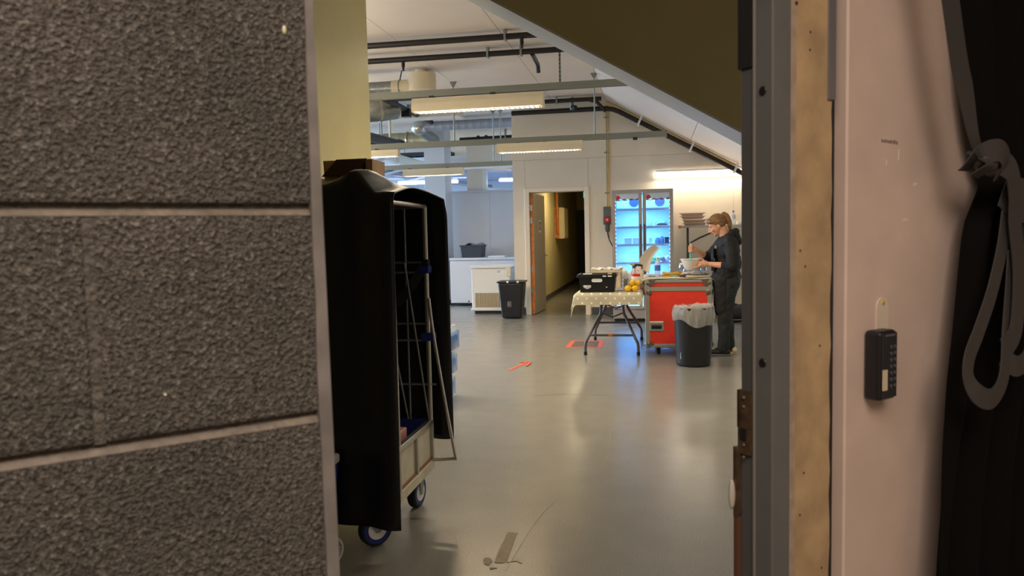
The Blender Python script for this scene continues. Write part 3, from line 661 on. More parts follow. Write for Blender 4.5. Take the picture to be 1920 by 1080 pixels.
for i in range(3): inside('food_tray', ['bottom', 'middle', 'top'][i] + ' dark tray of the small stack at the fridge right edge', 'tray', B().hexa([(.19, 11.78, 1.191 + i * .036), (.25, 11.78, 1.191 + i * .036), (.25, 11.9, 1.191 + i * .036), (.19, 11.9, 1.191 + i * .036), (.18, 11.77, 1.225 + i * .036), (.258, 11.77, 1.225 + i * .036), (.258, 11.91, 1.225 + i * .036), (.18, 11.91, 1.225 + i * .036)]), mat('tray_dark', (60, 72, 100), .4) if i == 0 else MATS['tray_dark'], bevel=.004)
pl = thing('cake_platter', 'white platter with a dark red cover in the right half of the fridge', 'platter', (.15, 11.85, 1.46), 'food inside the fridge')
B().lathe([(.0, 1.461), (.09, 1.461), (.125, 1.475), (.12, 1.48), (0, 1.47)], (.14, 11.85, 0), n=28).obj('plate', whitep, pl, smooth=True)
B().lathe([(.115, 1.48), (.11, 1.50), (.08, 1.535), (0, 1.55)], (.14, 11.85, 0), n=28).obj('cover', glassy('film', (225, 235, 250), .15, .1), pl, smooth=True)
B().lathe([(.09, 1.475), (.085, 1.50), (.05, 1.515), (0, 1.52)], (.14, 11.85, 0), n=24).obj('cake', mat('dark_red', (110, 30, 44), .5), pl, smooth=True)
for i, x in enumerate((-.06, -.015)): inside('spice_jar', ['pale jar beside the fridge divide on the platter shelf', 'pale jar next to the cake platter'][i], 'jar', B().lathe([(.018, 1.461), (.02, 1.47), (.02, 1.51), (.015, 1.52), (.015, 1.53), (0, 1.53)], (x, 11.82, 0), n=12), tubm, smooth=True)
lett = [('lettuce', (-.0 + .02, 11.82, .955), .045, (120, 200, 130), 'green lettuce head in the fridge, leftmost of the produce'), ('lettuce', (.085, 11.84, .96), .05, (190, 214, 130), 'yellow-green lettuce head in the fridge'),
        ('red_onion_bag', (.165, 11.83, .952), .042, (150, 100, 150), 'purple onion bag in the fridge between the greens and the white bag'), ('cabbage', (.235, 11.83, .965), .05, (236, 240, 236), 'white wrapped cabbage in the fridge at the right edge')]
for nm, c, r, colr, lb in lett:
    b = B().ell(c, r, n=18)
    b.v = [Vector(c) + (v - Vector(c)) * (1 + .14 * math.sin(61 * v.x + 40 * v.z) * math.sin(53 * v.y + 20 * v.z)) for v in b.v]
    inside(nm, lb, 'vegetable', b, mat(nm + str(len(MATS)), colr, .5, var=.25, vs=40), smooth=True)

# ------------------------------------------------------------------ wall shelf with trays
shf = thing('shelf_stand', 'grey shelf on a dark post with a diagonal brace behind the woman', 'shelf', (1.0, 12.4, 0))
B().box(.42, 1.95, 12.16, 12.64, 1.435, 1.468).obj('board', mat('shelf_grey', (190, 186, 178), .4), shf, bevel=.004)
B().box(.55, .585, 12.5, 12.54, .0, 1.435).obj('post', mat('shelf_steel', (96, 90, 88), .45, .4), shf)
B().box(1.86, 1.895, 12.5, 12.54, .0, 1.435).obj('post', MATS['shelf_steel'], shf)
B().tube([(.57, 12.48, 1.17), (.75, 12.4, 1.27), (.98, 12.3, 1.37), (1.1, 12.25, 1.435)], [.012, .016, .014, .012], 8).obj('brace', MATS['shelf_steel'], shf)
B().box(.55, 1.895, 12.505, 12.535, .62, .65).obj('crossbar', MATS['shelf_steel'], shf)
B().box(.418, .445, 12.158, 12.642, 1.43, 1.472).obj('end_cap', mat('shelf_orange', (206, 130, 96), .5), shf)
foil = mat('foil_tray', (224, 196, 178), .35, .08, bump=.3, bs=30, bd=.01)
for i in range(4):
    z = 1.469 + i * .047 + (.01 if i > 1 else 0); dx = (.02, .01, -.01, -.02)[i]
    t = thing('roasting_tray', ['foil roasting tray at the bottom of the shelf stack', 'second foil roasting tray from the bottom of the shelf stack', 'third foil roasting tray from the bottom of the shelf stack', 'foil roasting tray on top of the shelf stack'][i], 'tray', (.62 + dx, 12.35, z), 'foil trays on the shelf')
    a = .50 + dx; b = .80 + dx
    B().hexa([(a, 12.24, z), (b, 12.24, z), (b, 12.46, z), (a, 12.46, z), (a - .03, 12.21, z + .044), (b + .03, 12.21, z + .044), (b + .03, 12.49, z + .044), (a - .03, 12.49, z + .044)]).obj('pan', foil, t)
    B().box(a - .05, b + .05, 12.19, 12.20, z + .04, z + .047).box(a - .05, a - .03, 12.20, 12.50, z + .04, z + .047).box(b + .03, b + .05, 12.20, 12.5, z + .04, z + .047).box(a - .05, b + .05, 12.5, 12.51, z + .04, z + .047).obj('rim', mat('foil_rim', (236, 214, 200), .35, .05) if i == 0 else MATS['foil_rim'], t)

clearp = mat('clear_plastic', (226, 236, 246), .12, alpha=.45)
bluel = mat('blue_label', (70, 110, 184), .45); bluecap = mat('blue_cap', (60, 110, 200), .4)
def bottle(name, label, cat, c, h=.21, r=.032, lab=bluel, capm=bluecap, lz=(.45, .7), group=None, parent=None, water=None):
    t = thing(name, label, cat, c, group) if parent is None else None
    x, y, z = c
    prof = [(r * .8, 0), (r, .02 * h / .2), (r, .62 * h), (r * .9, .7 * h), (r * .45, .86 * h), (r * .4, .93 * h), (0, .93 * h)]
    B().lathe(prof, c, n=16).obj('body', clearp, t, smooth=True)
    B().lathe([(r * 1.02, lz[0] * h), (r * 1.02, lz[1] * h)], c, n=16).obj('wrap_label', lab, t, smooth=True)
    B().lathe([(r * .46, .9 * h), (r * .46, h), (0, h)], c, n=12).obj('cap', capm, t, smooth=True)
    if water: B().lathe([(r * .75, .003), (r * .96, .02), (r * .96, water * h), (0, water * h)], c, n=16).obj('water', water_m, t, smooth=True)
    return t
water_m = mat('water_tint', (190, 214, 240), .1, alpha=.3)
bottle('water_bottle', 'water bottle with a white cap on the shelf behind the woman', 'bottle', (1.27, 12.36, 1.469), .22, .034, lab=mat('pale_label', (196, 206, 222), .5), capm=bluecap)
tag(B().box(1.33, 1.5, 12.3, 12.5, 1.469, 1.52).obj('paper_stack', whitep, bevel=.004), 'low white paper stack on the shelf by the bottle', 'paper')

bg = thing('black_bag', 'black bag lying on the floor by the back wall behind the woman', 'bag', (1.25, 11.6, 0))
b = B().ell((1.22, 11.6, .15), (.24, .16, .15), n=20); b.v = [Vector((v.x, v.y, max(v.z, 0) * (1 + .12 * math.sin(14 * v.x)))) for v in b.v]
b.obj('body', mat('bag_black', (24, 24, 27), .6), bg, smooth=True)
B().tube(curve([(1.08, 11.5, .24), (1.02, 11.42, .31), (1.12, 11.4, .30), (1.22, 11.46, .28)]), .014, 8).obj('strap', blackp, bg, smooth=True)
B().tube(curve([(1.0, 11.48, .06), (1.2, 11.43, .05), (1.42, 11.5, .06)]), .008, 6).obj('piping', mat('bag_piping', (120, 116, 112), .6), bg, smooth=True)

# ------------------------------------------------------------------ folding table
tbl = thing('folding_table', 'folding table on splayed grey steel legs beside the red case', 'table', (-.46, 9.05, 0))
B().box(-.82, -.12, 8.06, 9.95, .695, .728).obj('tabletop', mat('table_plastic', (200, 196, 186), .5), tbl, bevel=.008)
legm = mat('leg_grey', (92, 90, 90), .4, .3)
for yf, yt, xo in ((8.4, 8.5, 0), (9.62, 9.5, .02)):
    for sx, xf, xt in ((-1, -.757 + xo, -.58), (1, -.165 + xo, -.33)):
        lg = B().tube(curve([(xf, yf, .025), (xf + .004 * -sx, yf, .13), (xf - sx * .03, yf, .19), (xt + sx * .035, yt, .40), (xt + sx * .005, yt, .47), (xt, yt, .55), (xt, yt, .70)], 5), .0165, 10).obj('leg', legm, tbl, smooth=True)
        B().tube([(xf, yf, 0), (xf, yf, .04)], .02, 10).obj('foot', rubber, lg)
    cb = B().tube([(-.70 + xo, yf + .01, .225), (-.225 + xo, yf + .01, .225)], .013, 8).obj('crossbar', legm, tbl)
    if yf < 9: B().tube([(-.50, yf + .01, .225), (-.45, yf + .01, .225)], .0145, 8).obj('tag', mat('orange_tag', (214, 112, 44), .5), cb)
    B().tube([(-.58, yt, .53), (-.455, yt + (.3 if yf < 9 else -.3), .69), (-.33, yt, .53)], .009, 8).obj('brace', legm, tbl)
    B().tube([(-.58, yt, .47), (-.455, yt, .42), (-.33, yt, .47)], .009, 8).obj('brace', legm, tbl)

def dots_mat():
    m = bpy.data.materials.new('dotted_oilcloth'); m.use_nodes = True; nt = m.node_tree; p = nt.nodes['Principled BSDF']
    tc = nt.nodes.new('ShaderNodeTexCoord'); uv = nt.nodes.new('ShaderNodeUVMap')
    L = nt.links.new; N = nt.nodes.new
    sep = N('ShaderNodeSeparateXYZ'); L(uv.outputs[0], sep.inputs[0])
    def math_(op, a, b=None):
        q = N('ShaderNodeMath'); q.operation = op
        if isinstance(a, float): q.inputs[0].default_value = a
        else: L(a, q.inputs[0])
        if b is not None:
            if isinstance(b, float): q.inputs[1].default_value = b
            else: L(b, q.inputs[1])
        return q.outputs[0]
    def grid(ox):
        fx = math_('SUBTRACT', math_('FRACT', math_('ADD', math_('MULTIPLY', sep.outputs[0], 1 / .10), ox)), .5)
        fy = math_('SUBTRACT', math_('FRACT', math_('ADD', math_('MULTIPLY', sep.outputs[1], 1 / .10), ox)), .5)
        d = math_('ADD', math_('MULTIPLY', fx, fx), math_('MULTIPLY', fy, fy))
        return math_('LESS_THAN', d, .0125)
    k = math_('MAXIMUM', grid(.0), grid(.5))
    mx = N('ShaderNodeMix'); mx.data_type = 'RGBA'; mx.inputs[6].default_value = rgb((196, 186, 160)); mx.inputs[7].default_value = rgb((244, 240, 230))
    L(k, mx.inputs[0])
    geo = N('ShaderNodeNewGeometry')
    mx2 = N('ShaderNodeMix'); mx2.data_type = 'RGBA'; mx2.inputs[7].default_value = rgb((206, 206, 216))
    L(geo.outputs['Backfacing'], mx2.inputs[0]); L(mx.outputs[2], mx2.inputs[6])
    L(mx2.outputs[2], p.inputs['Base Color']); p.inputs['Roughness'].default_value = .45
    return m
def cloth_fn():
    """oilcloth: u across X, v along Y; flat on the top, hanging past the edges"""
    W0, W1, V0, V1 = -.16, .08, -.13, .06
    nu, nv = 44, 80
    vs = []; uvs = []
    for j in range(nv + 1):
        for i in range(nu + 1):
            a = -.82 + W0 + (.70 + W1 - W0) * i / nu; b = 8.06 + V0 + (1.89 + V1 - V0) * j / nv
            x, y, z = a, b, .733
            over = 0
            if b < 8.06:
                d = 8.06 - b; y = 8.06 - .018 * math.sin(min(d / .03, 1) * math.pi / 2) - .02 * d; z -= d
                y -= .008 * math.sin(a * 16)
            if a < -.82:
                d = -.82 - a; x = -.82 - .018 * math.sin(min(d / .03, 1) * math.pi / 2) - .25 * d * max(0, 1 - (b - 7.93) * 1.5); z -= d * .95
            if a > -.12:
                d = a + .12; x = -.12 + .015 * math.sin(min(d / .03, 1) * math.pi / 2); z -= d
            vs.append((x, y, z)); uvs.append((a, b))
    fs = [(j * (nu + 1) + i, j * (nu + 1) + i + 1, (j + 1) * (nu + 1) + i + 1, (j + 1) * (nu + 1) + i) for j in range(nv) for i in range(nu)]
    b = B().add(vs, fs)
    o = b.obj('tablecloth', dots_mat(), smooth=True, angle=80)
    l = o.data.uv_layers.new(name='UVMap')
    for lp in o.data.loops: l.data[lp.index].uv = uvs[lp.vertex_index]
    return tag(o, 'beige oilcloth with white dots hanging over the folding table', 'tablecloth')
cloth_fn()
TZ = .736
# black crate of things
cr = thing('storage_crate', 'black plastic crate with white handle holes on the dotted tablecloth', 'crate', (-.6, 8.25, TZ))
cx0, cx1, cy0, cy1 = -.775, -.41, 8.10, 8.40
crm = mat('crate_black', (20, 20, 22), .4)
def taper(x0, x1, y0, y1, z0, z1, e=.0, m=0, t=.006):
    b = B()
    b.hexa([(x0, y0, z0), (x1, y0, z0), (x1, y1, z0), (x0, y1, z0), (x0, y0, z0 + t), (x1, y0, z0 + t), (x1, y1, z0 + t), (x0, y1, z0 + t)])
    X0_, X1_, Y0_, Y1_ = x0 - e, x1 + e, y0 - e, y1 + e
    for q in ([(x0, y0), (x1, y0), (x1, y0 + t), (x0, y0 + t), (X0_, Y0_), (X1_, Y0_), (X1_, Y0_ + t), (X0_, Y0_ + t)],
              [(x0, y1 - t), (x1, y1 - t), (x1, y1), (x0, y1), (X0_, Y1_ - t), (X1_, Y1_ - t), (X1_, Y1_), (X0_, Y1_)],
              [(x0, y0), (x0 + t, y0), (x0 + t, y1), (x0, y1), (X0_, Y0_), (X0_ + t, Y0_), (X0_ + t, Y1_), (X0_, Y1_)],
              [(x1 - t, y0), (x1, y0), (x1, y1), (x1 - t, y1), (X1_ - t, Y0_), (X1_, Y0_), (X1_, Y1_), (X1_ - t, Y1_)]):
        b.hexa([(p[0], p[1], z0) for p in q[:4]] + [(p[0], p[1], z1) for p in q[4:]])
    return b
taper(cx0, cx1, cy0, cy1, TZ, TZ + .185, .018).obj('body', crm, cr)
B().box(cx0 - .03, cx1 + .03, cy0 - .03, cy0 - .012, TZ + .16, TZ + .195).box(cx0 - .03, cx1 + .03, cy1 + .012, cy1 + .03, TZ + .16, TZ + .195).box(cx0 - .03, cx0 - .012, cy0 - .012, cy1 + .012, TZ + .16, TZ + .195).box(
    cx1 + .012, cx1 + .03, cy0 - .012, cy1 + .012, TZ + .16, TZ + .195).obj('rim', crm, cr, bevel=.004)
def slot(x0, x1, z0, z1, y, name='handle_hole', m=whitep):
    pts = []; r = (z1 - z0) / 2; zc = (z0 + z1) / 2
    for k in range(9): a = math.pi / 2 + math.pi * k / 8; pts.append((x0 + r + r * math.cos(a), zc + r * math.sin(a)))
    for k in range(9): a = -math.pi / 2 + math.pi * k / 8; pts.append((x1 - r + r * math.cos(a), zc + r * math.sin(a)))
    B().prism(pts, y, y + .004).obj(name, m, cr)
slot(-.65, -.535, TZ + .11, TZ + .148, cy0 - .016)
slot(-.53, -.49, TZ + .168, TZ + .182, cy0 - .034, 'rim_slot'); slot(-.475, -.43, TZ + .168, TZ + .182, cy0 - .034, 'rim_slot')
B().prism([(-.745, TZ + .075), (-.72, TZ + .09), (-.69, TZ + .088), (-.66, TZ + .092), (-.655, TZ + .06), (-.67, TZ + .045), (-.7, TZ + .035), (-.735, TZ + .05)], cy0 - .0075, cy0 - .0025).obj('torn_sticker', mat('torn_sticker', (190, 186, 184), .6, var=.3, vs=50), cr)
B().prism([(-.50, TZ + .052), (-.48, TZ + .05), (-.48, TZ + .058), (-.498, TZ + .062)], cy0 - .0075, cy0 - .0025).obj('torn_sticker', MATS['torn_sticker'], cr)
for i, (x, y, w, d, h, c) in enumerate(((-.70, 8.18, .10, .08, .20, (210, 204, 196)), (-.58, 8.22, .16, .06, .19, (60, 56, 52)), (-.46, 8.2, .05, .1, .20, (180, 170, 150)), (-.62, 8.34, .22, .05, .195, (34, 34, 38)))):
    o = B().box(x - w / 2, x + w / 2, y - d / 2, y + d / 2, TZ + .01, TZ + h).obj('packet', mat('packet%d' % i, c, .5), bevel=.005)
    tag(o, ['pale packet in the left of the black crate', 'dark packet in the middle of the black crate', 'beige packet in the right of the black crate', 'long black packet at the back of the black crate'][i], 'packet', 'packets in the black crate')
# carton with white tubs behind the crate
ca = thing('cardboard_tray', 'shallow cardboard box with white rolls behind the black crate', 'box', (-.62, 8.95, TZ))
taper(-.69, -.36, 8.7, 9.05, TZ, TZ + .215, .004, t=.01).obj('body', mat('carton', (206, 190, 160), .7, var=.06, vs=9), ca)
B().box(-.695, -.355, 8.690, 8.697, TZ + .18, TZ + .216).obj('edge_flap', MATS['carton'], ca)
def liner_top(u, v):
    x = -.70 + .35 * u; y = 8.685 + .35 * v
    return (x, y, TZ + .219 + .012 * math.sin(math.pi * v) + .006 * math.sin(21 * u + 3 * v) + .004 * math.sin(40 * u + 9 * v))
B().grid(liner_top, 30, 14).obj('paper_liner', whitep, ca, smooth=True, solid=.004)
for i in range(5):
    x = -.645 + .06 * i
    o = B().lathe([(0, 0), (.026, 0), (.028, .01), (.028, .17), (.024, .18), (0, .18)], (x, 8.78, TZ + .012), n=14).obj('paper_roll', whitep, smooth=True)
    tag(o, 'white roll standing in the cardboard box, ' + ['first from the crate end', 'second from the crate end', 'middle of the row of five', 'second from the fridge end', 'first from the fridge end'][i], 'roll', 'white rolls in the cardboard box')
# plastic bag hump
b = B().ell((-.32, 9.2, TZ + .09), (.17, .12, .10), n=24)
b.v = [Vector((v.x, v.y, max(v.z * (1 + .06 * math.sin(25 * v.x + 17 * v.y)), TZ))) for v in b.v]
tag(b.obj('plastic_bag', mat('white_film', (236, 234, 230), .35), smooth=True), 'white crumpled plastic bag behind the lemons', 'bag')
tag(B().prism([(-.40, 8.35), (-.17, 8.3), (-.15, 8.68), (-.36, 8.72)], TZ, TZ + .004, 'z').obj('parchment_sheet', mat('pale_blue_sheet', (196, 200, 214), .4)), 'pale blue-grey sheet lying on the dotted tablecloth', 'sheet')
lem = mat('lemon_skin', (240, 190, 40), .4, bump=.2, bs=120, bd=.002)
lp = ((-.265, 8.14, TZ + .036), (-.185, 8.13, TZ + .036), (-.225, 8.2, TZ + .036), (-.215, 8.155, TZ + .096), (-.165, 8.2, TZ + .08))
for i, c in enumerate(lp):
    b = B().lathe([(0, -.046), (.008, -.043), (.024, -.032), (.036, -.008), (.035, .012), (.022, .034), (.009, .043), (.005, .048), (0, .049)], (0, 0, 0), 'x', 18)
    b.xf(T(*c) @ Euler((0, .2 * i, .7 * i)).to_matrix().to_4x4() @ Matrix.Scale(.95, 4))
    tag(b.obj('lemon', lem, smooth=True), ['lemon at the crate end of the small heap', 'lemon in front against the red case', 'lemon at the back of the small heap', 'lemon lying on top of the heap', 'lemon leaning at the upper case side of the heap'][i], 'lemon', 'lemons on the dotted tablecloth')
jg = thing('glass_jug', 'clear glass jug beside the lemons', 'jug', (-.30, 8.45, TZ), None)
B().lathe([(.045, 0), (.05, .01), (.055, .07), (.045, .11), (.05, .125), (.047, .125), (.042, .11), (.052, .07), (.047, .013), (0, .012)], (-.29, 8.48, TZ), n=20).obj('body', glassy('jug_glass', (236, 238, 236), .25, .08), jg, smooth=True)
jr = thing('spice_tub', 'clear tub with a red lid behind the lemons', 'jar', (-.19, 8.5, TZ))
B().lathe([(.05, 0), (.055, .01), (.055, .135), (.05, .145), (0, .145)], (-.185, 8.5, TZ), n=20).obj('body', mat('salt_tub', (224, 214, 202), .35), jr, smooth=True)
B().lathe([(.046, .145), (.048, .147), (.048, .172), (0, .174)], (-.185, 8.5, TZ), n=20).obj('lid', mat('red_lid', (214, 40, 32), .4), jr, smooth=True)
B().lathe([(.0555, .03), (.0555, .1)], (-.185, 8.5, TZ), n=20).obj('label_band', mat('tub_label', (232, 216, 196), .5), jr, smooth=True)
sb = thing('squeeze_bottle', 'clear squeeze bottle with a dark cap behind the red-lid tub', 'bottle', (-.19, 8.75, TZ))
B().lathe([(.05, 0), (.055, .015), (.055, .15), (.035, .2), (.024, .225), (0, .225)], (-.205, 8.75, TZ), n=18).obj('body', mat('squeeze_clear', (186, 188, 190), .2), sb, smooth=True)
B().lathe([(.026, .225), (.028, .255), (0, .257)], (-.205, 8.75, TZ), n=14).obj('cap', mat('cap_dark', (56, 56, 62), .5), sb, smooth=True)
wc_ = thing('white_carton', 'tall tapered white carton with a red corner beside the red case', 'carton', (-.1, 8.62, TZ))
B().hexa([(-.165, 8.58, TZ), (-.122, 8.58, TZ), (-.122, 8.63, TZ), (-.165, 8.63, TZ), (-.190, 8.57, TZ + .245), (-.126, 8.57, TZ + .245), (-.126, 8.64, TZ + .245), (-.190, 8.64, TZ + .245)]).obj('body', mat('carton_pinkwhite', (232, 216, 212), .5), wc_, bevel=.003)
B().box(-.129, -.118, 8.568, 8.642, TZ + .215, TZ + .252).obj('red_corner', MATS['red_lid'], wc_, bevel=.004)
B().prism([(-.168, TZ + .20), (-.158, TZ + .20), (-.158, TZ + .21), (-.168, TZ + .21)], 8.568, 8.572).obj('print_mark', MATS['print_grey'], wc_)
bt = thing('gas_torch', 'black and brass kitchen torch lying on top of the tall white carton', 'torch', (-.15, 8.61, TZ + .25))
B().tube([(-.11, 8.61, TZ + .256), (-.14, 8.61, TZ + .266), (-.20, 8.61, TZ + .270)], [.01, .014, .011], 10).obj('handle', blackp, bt, smooth=True)
B().tube([(-.20, 8.61, TZ + .270), (-.25, 8.61, TZ + .276)], .009, 10).obj('nozzle', mat('brass', (206, 170, 96), .3, .8), bt, smooth=True)
for i, (x, c) in enumerate(((-.045, (120, 190, 160)), (-.015, (226, 222, 170)))):
    t = thing('sauce_bottle', ['slim green sauce bottle next to the white carton', 'slim yellowish sauce bottle next to the white carton'][i], 'bottle', (x, 8.72, TZ))
    B().lathe([(.016, 0), (.018, .01), (.018, .17), (.008, .21), (.008, .225), (0, .225)], (x - .105, 8.74, TZ), n=14).obj('body', mat('sauce%d' % i, c, .3), t, smooth=True)
    B().lathe([(.01, .22), (.01, .24), (0, .24)], (x - .105, 8.74, TZ), n=10).obj('cap', MATS['cap_dark'], t, smooth=True)

# ------------------------------------------------------------------ red flight case
fc = thing('flight_case', 'red flight case with aluminium edges used as a worktop by the woman', 'case', (.3, 8.9, 0))
CX0, CX1, CY0, CY1, CZ0, CZ1 = -.085, .64, 8.40, 9.5, .09, .845
red = mat('case_red', (238, 62, 44), .42, var=.02, vs=20)
B().box(CX0 + .012, CX1 - .012, CY0 + .012, CY1 - .012, CZ0 + .01, CZ1 - .125).obj('body', red, fc)
B().box(CX0 + .012, CX1 - .012, CY0 + .012, CY1 - .012, CZ1 - .075, CZ1 - .008).obj('lid', red, fc)
B().box(CX0 + .02, CX1 - .02, CY0 + .004, CY1 - .004, CZ1 - .128, CZ1 - .078).obj('band', alu, fc, bevel=.003)
e = .05
for x in (CX0, CX1 - e):
    for y in (CY0, CY1 - e): B().box(x, x + e, y, y + e, CZ0, CZ1).obj('edge_profile', alu, fc, bevel=.006)
for y in (CY0, CY1 - .035):
    B().box(CX0 + e, CX1 - e, y, y + .035, CZ1 - .035, CZ1).obj('edge_profile', alu, fc, bevel=.006)
    B().box(CX0 + e, CX1 - e, y, y + .035, CZ0, CZ0 + .04).obj('edge_profile', alu, fc, bevel=.006)
for x in (CX0, CX1 - .035):
    B().box(x, x + .035, CY0 + e, CY1 - e, CZ1 - .035, CZ1).obj('edge_profile', alu, fc, bevel=.006)
    B().box(x, x + .035, CY0 + e, CY1 - e, CZ0, CZ0 + .04).obj('edge_profile', alu, fc, bevel=.006)
crn = mat('corner_steel', (124, 120, 112), .38, .7)
for x in (CX0 + .035, CX1 - .035):
    for z in (CZ0 + .035, CZ1 - .04, CZ1 - .14):
        B().ell((x, CY0 + .035, z), (.05, .043, .045 if z != CZ1 - .14 else .06), n=14).obj('ball_corner', crn, fc, smooth=True)
for x, s in ((CX0 + .07, 1), (CX1 - .07, -1)):
    B().prism([(x - s * .03, CZ1 - .002), (x + s * .05, CZ1 - .002), (x + s * .01, CZ1 - .06), (x - s * .03, CZ1 - .075)], CY0 - .003, CY0 + .004).obj('corner_brace', crn, fc)
    B().prism([(x - s * .03, CZ0 + .005), (x + s * .03, CZ0 + .03), (x - s * .0, CZ0 + .06), (x - s * .03, CZ0 + .07)], CY0 - .003, CY0 + .004).obj('corner_brace', crn, fc)
hd = B().box(-.045, .12, CY0 - .004, CY0 + .02, .27, .385).obj('handle_dish', alu, fc, bevel=.012, seg=2)
B().box(-.025, .10, CY0 - .0055, CY0 + .01, .29, .365).obj('recess', mat('recess_dark', (46, 44, 40), .6), hd, bevel=.008)
B().tube([(-.012, CY0 - .012, .33), (.088, CY0 - .012, .33)], .013, 10).obj('grip', blackp, hd, smooth=True)
B().box(-.028, .104, CY0 - .009, CY0 - .003, .345, .365).obj('spring_bar', alu, hd)
for x in (.06, .52):
    for y in (8.5, 9.36):
        w = B().box(x - .045, x + .045, y - .045, y + .045, .078, .092).prism([(x - .03, .08), (x - .022, .08), (x - .012, .03), (x - .03, .03)], y - .02, y + .02).obj('caster', crn, fc)
        B().lathe([(0, -.018), (.036, -.018), (.04, -.012), (.04, .012), (.036, .018), (0, .018)], (x, y, .04), 'x', 20).obj('wheel', rubber, w, smooth=True)
# cover paper on the case
WZ = CZ1 + .004
def topcloth(u, v):
    a = CX0 - .06 + (CX1 - CX0 + .16) * u; y = CY0 + .01 + 1.06 * v
    x = a; z = WZ + .004 + .003 * math.sin(20 * a + 9 * v)
    if a < CX0: d = CX0 - a; x = CX0 - .012 - .5 * d; z -= d * .8
    if a > CX1: d = a - CX1; x = CX1 + .012 + .3 * d; z -= d * (1.2 - v * .5)
    return (x, y, z)
tag(B().grid(topcloth, 40, 30).obj('worktop_cover', mat('cover_cream', (226, 214, 190), .55), smooth=True, solid=.003), 'cream cover sheet over the red case with its corner hanging down', 'cover')
WZ += .010
tag(B().prism([(-.03, 8.42), (.33, 8.41), (.34, 8.55), (.28, 8.66), (.0, 8.62), (-.06, 8.5)], WZ, WZ + .003, 'z').obj('paper_sheet', mat('paper_white', (238, 234, 234), .6)), 'white crumpled paper sheet at the near edge of the red case', 'paper')
bottle('water_bottle', 'half-full water bottle with a blue label on the red case', 'bottle', (.055, 8.56, WZ + .003), .225, .033, capm=mat('cap_clear', (190, 196, 206), .3), lz=(.34, .62), water=.3)
# banana peel, knives, herbs, green cloth
bn_ = thing('banana_bunch', 'small yellow banana bunch behind the water bottle', 'bananas', (.18, 8.75, WZ))
for k in range(2):
    p = [(.11, 8.74 + .05 * k, WZ + .05), (.15, 8.75 + .05 * k, WZ + .032), (.21, 8.77 + .05 * k, WZ + .026), (.28, 8.8 + .05 * k, WZ + .032), (.33, 8.82 + .05 * k, WZ + .04)]
    B().tube(curve(p, 4), [.006] + [.012] * 2 + [.019] * 11 + [.012] * 2 + [.006], 10).obj('banana', mat('banana_yellow', (236, 182, 36), .45) if k == 0 else MATS['banana_yellow'], bn_, smooth=True)
for i, (p, q, c, lb) in enumerate((((.1, 8.68), (.24, 8.7), (70, 44, 34), 'knife with a dark handle on the red case'), ((.22, 8.72), (.36, 8.73), (60, 36, 30), 'long dark wooden spoon on the red case'))):
    t = thing('kitchen_knife' if i == 0 else 'wooden_spoon', lb, 'utensil', (p[0], p[1], WZ))
    B().tube([(p[0], p[1], WZ + .012), (q[0], q[1], WZ + .012)], .009, 8).obj('handle', mat('handle_dark%d' % i, c, .5), t, smooth=True)
    if i == 0: B().prism([(p[0] - .13, p[1] - .012), (p[0], p[1] - .012), (p[0], p[1] + .016), (p[0] - .1, p[1] + .014)], WZ + .010, WZ + .013, 'z').obj('blade', chrome, t)
    else: B().ell((q[0] + .03, q[1], WZ + .012), (.035, .022, .008)).obj('bowl', MATS['handle_dark1'], t, smooth=True)
tag(B().prism([(.19, 8.62), (.27, 8.6), (.30, 8.66), (.21, 8.69)], WZ, WZ + .02, 'z').obj('green_packet', mat('green_packet', (140, 184, 150), .5), bevel=.006), 'pale green packet beside the knife', 'packet')
tag(B().prism([(.29, 8.56), (.36, 8.55), (.37, 8.6)], WZ + .002, WZ + .03, 'z').obj('spice_packet', mat('spice_brown', (96, 44, 36), .5), bevel=.004), 'small dark red packet next to the glass tray', 'packet')
tag(B().prism([(-.05, 8.72), (.06, 8.68), (.08, 8.78), (-.02, 8.82)], WZ, WZ + .016, 'z').obj('cleaning_cloth', mat('teal_cloth', (120, 170, 160), .7, bump=.3, bs=20, bd=.02), bevel=.005), 'folded teal cleaning cloth left of the water bottle', 'cloth')
tag(B().prism([(.10, 8.58), (.2, 8.58), (.2, 8.63), (.1, 8.63)], WZ + .003, WZ + .018, 'z').obj('butter_packet', mat('yellow_packet', (226, 186, 90), .5), bevel=.004), 'small yellow packet right of the water bottle', 'packet')
# chopping board, towel and glasses
tag(B().box(.31, .635, 8.56, 8.98, WZ + .001, WZ + .018).obj('serving_board', mat('board_white', (232, 222, 206), .5), bevel=.005), 'pale board under the tray of glasses', 'board')
def towel(u, v):
    x = .33 + .29 * u; y = 8.66 + .26 * v
    return (x, y, WZ + .033 + .012 * math.sin(math.pi * u) + .004 * math.sin(30 * u + 8 * v) + .004 * math.sin(23 * v))
tag(B().grid(towel, 24, 20).obj('tea_towel', mat('towel_white', (236, 230, 224), .8), smooth=True, solid=.012), 'white folded towel under the upturned glasses', 'towel')
gg = glassy('tumbler_glass', (240, 244, 250), .32, .12)
n = 0
names = ['nearest the bottle end, front row', 'second in the front row', 'third in the front row', 'fourth in the front row', 'nearest the woman, front row', 'nearest the bottle end, back row', 'second in the back row', 'third in the back row', 'fourth in the back row', 'nearest the woman, back row']
for r_ in range(2):
    for k in range(5):
        x = .325 + .062 * k + .01 * r_; y = 8.76 + .09 * r_
        o = B().lathe([(.029, 0), (.031, .004), (.026, .095), (.023, .1), (0, .1)], (x, y, WZ + .054), n=16).obj('drinking_glass', gg, smooth=True)
        tag(o, 'upturned clear glass on the towel, ' + names[n], 'glass', 'upturned glasses on the towel'); n += 1
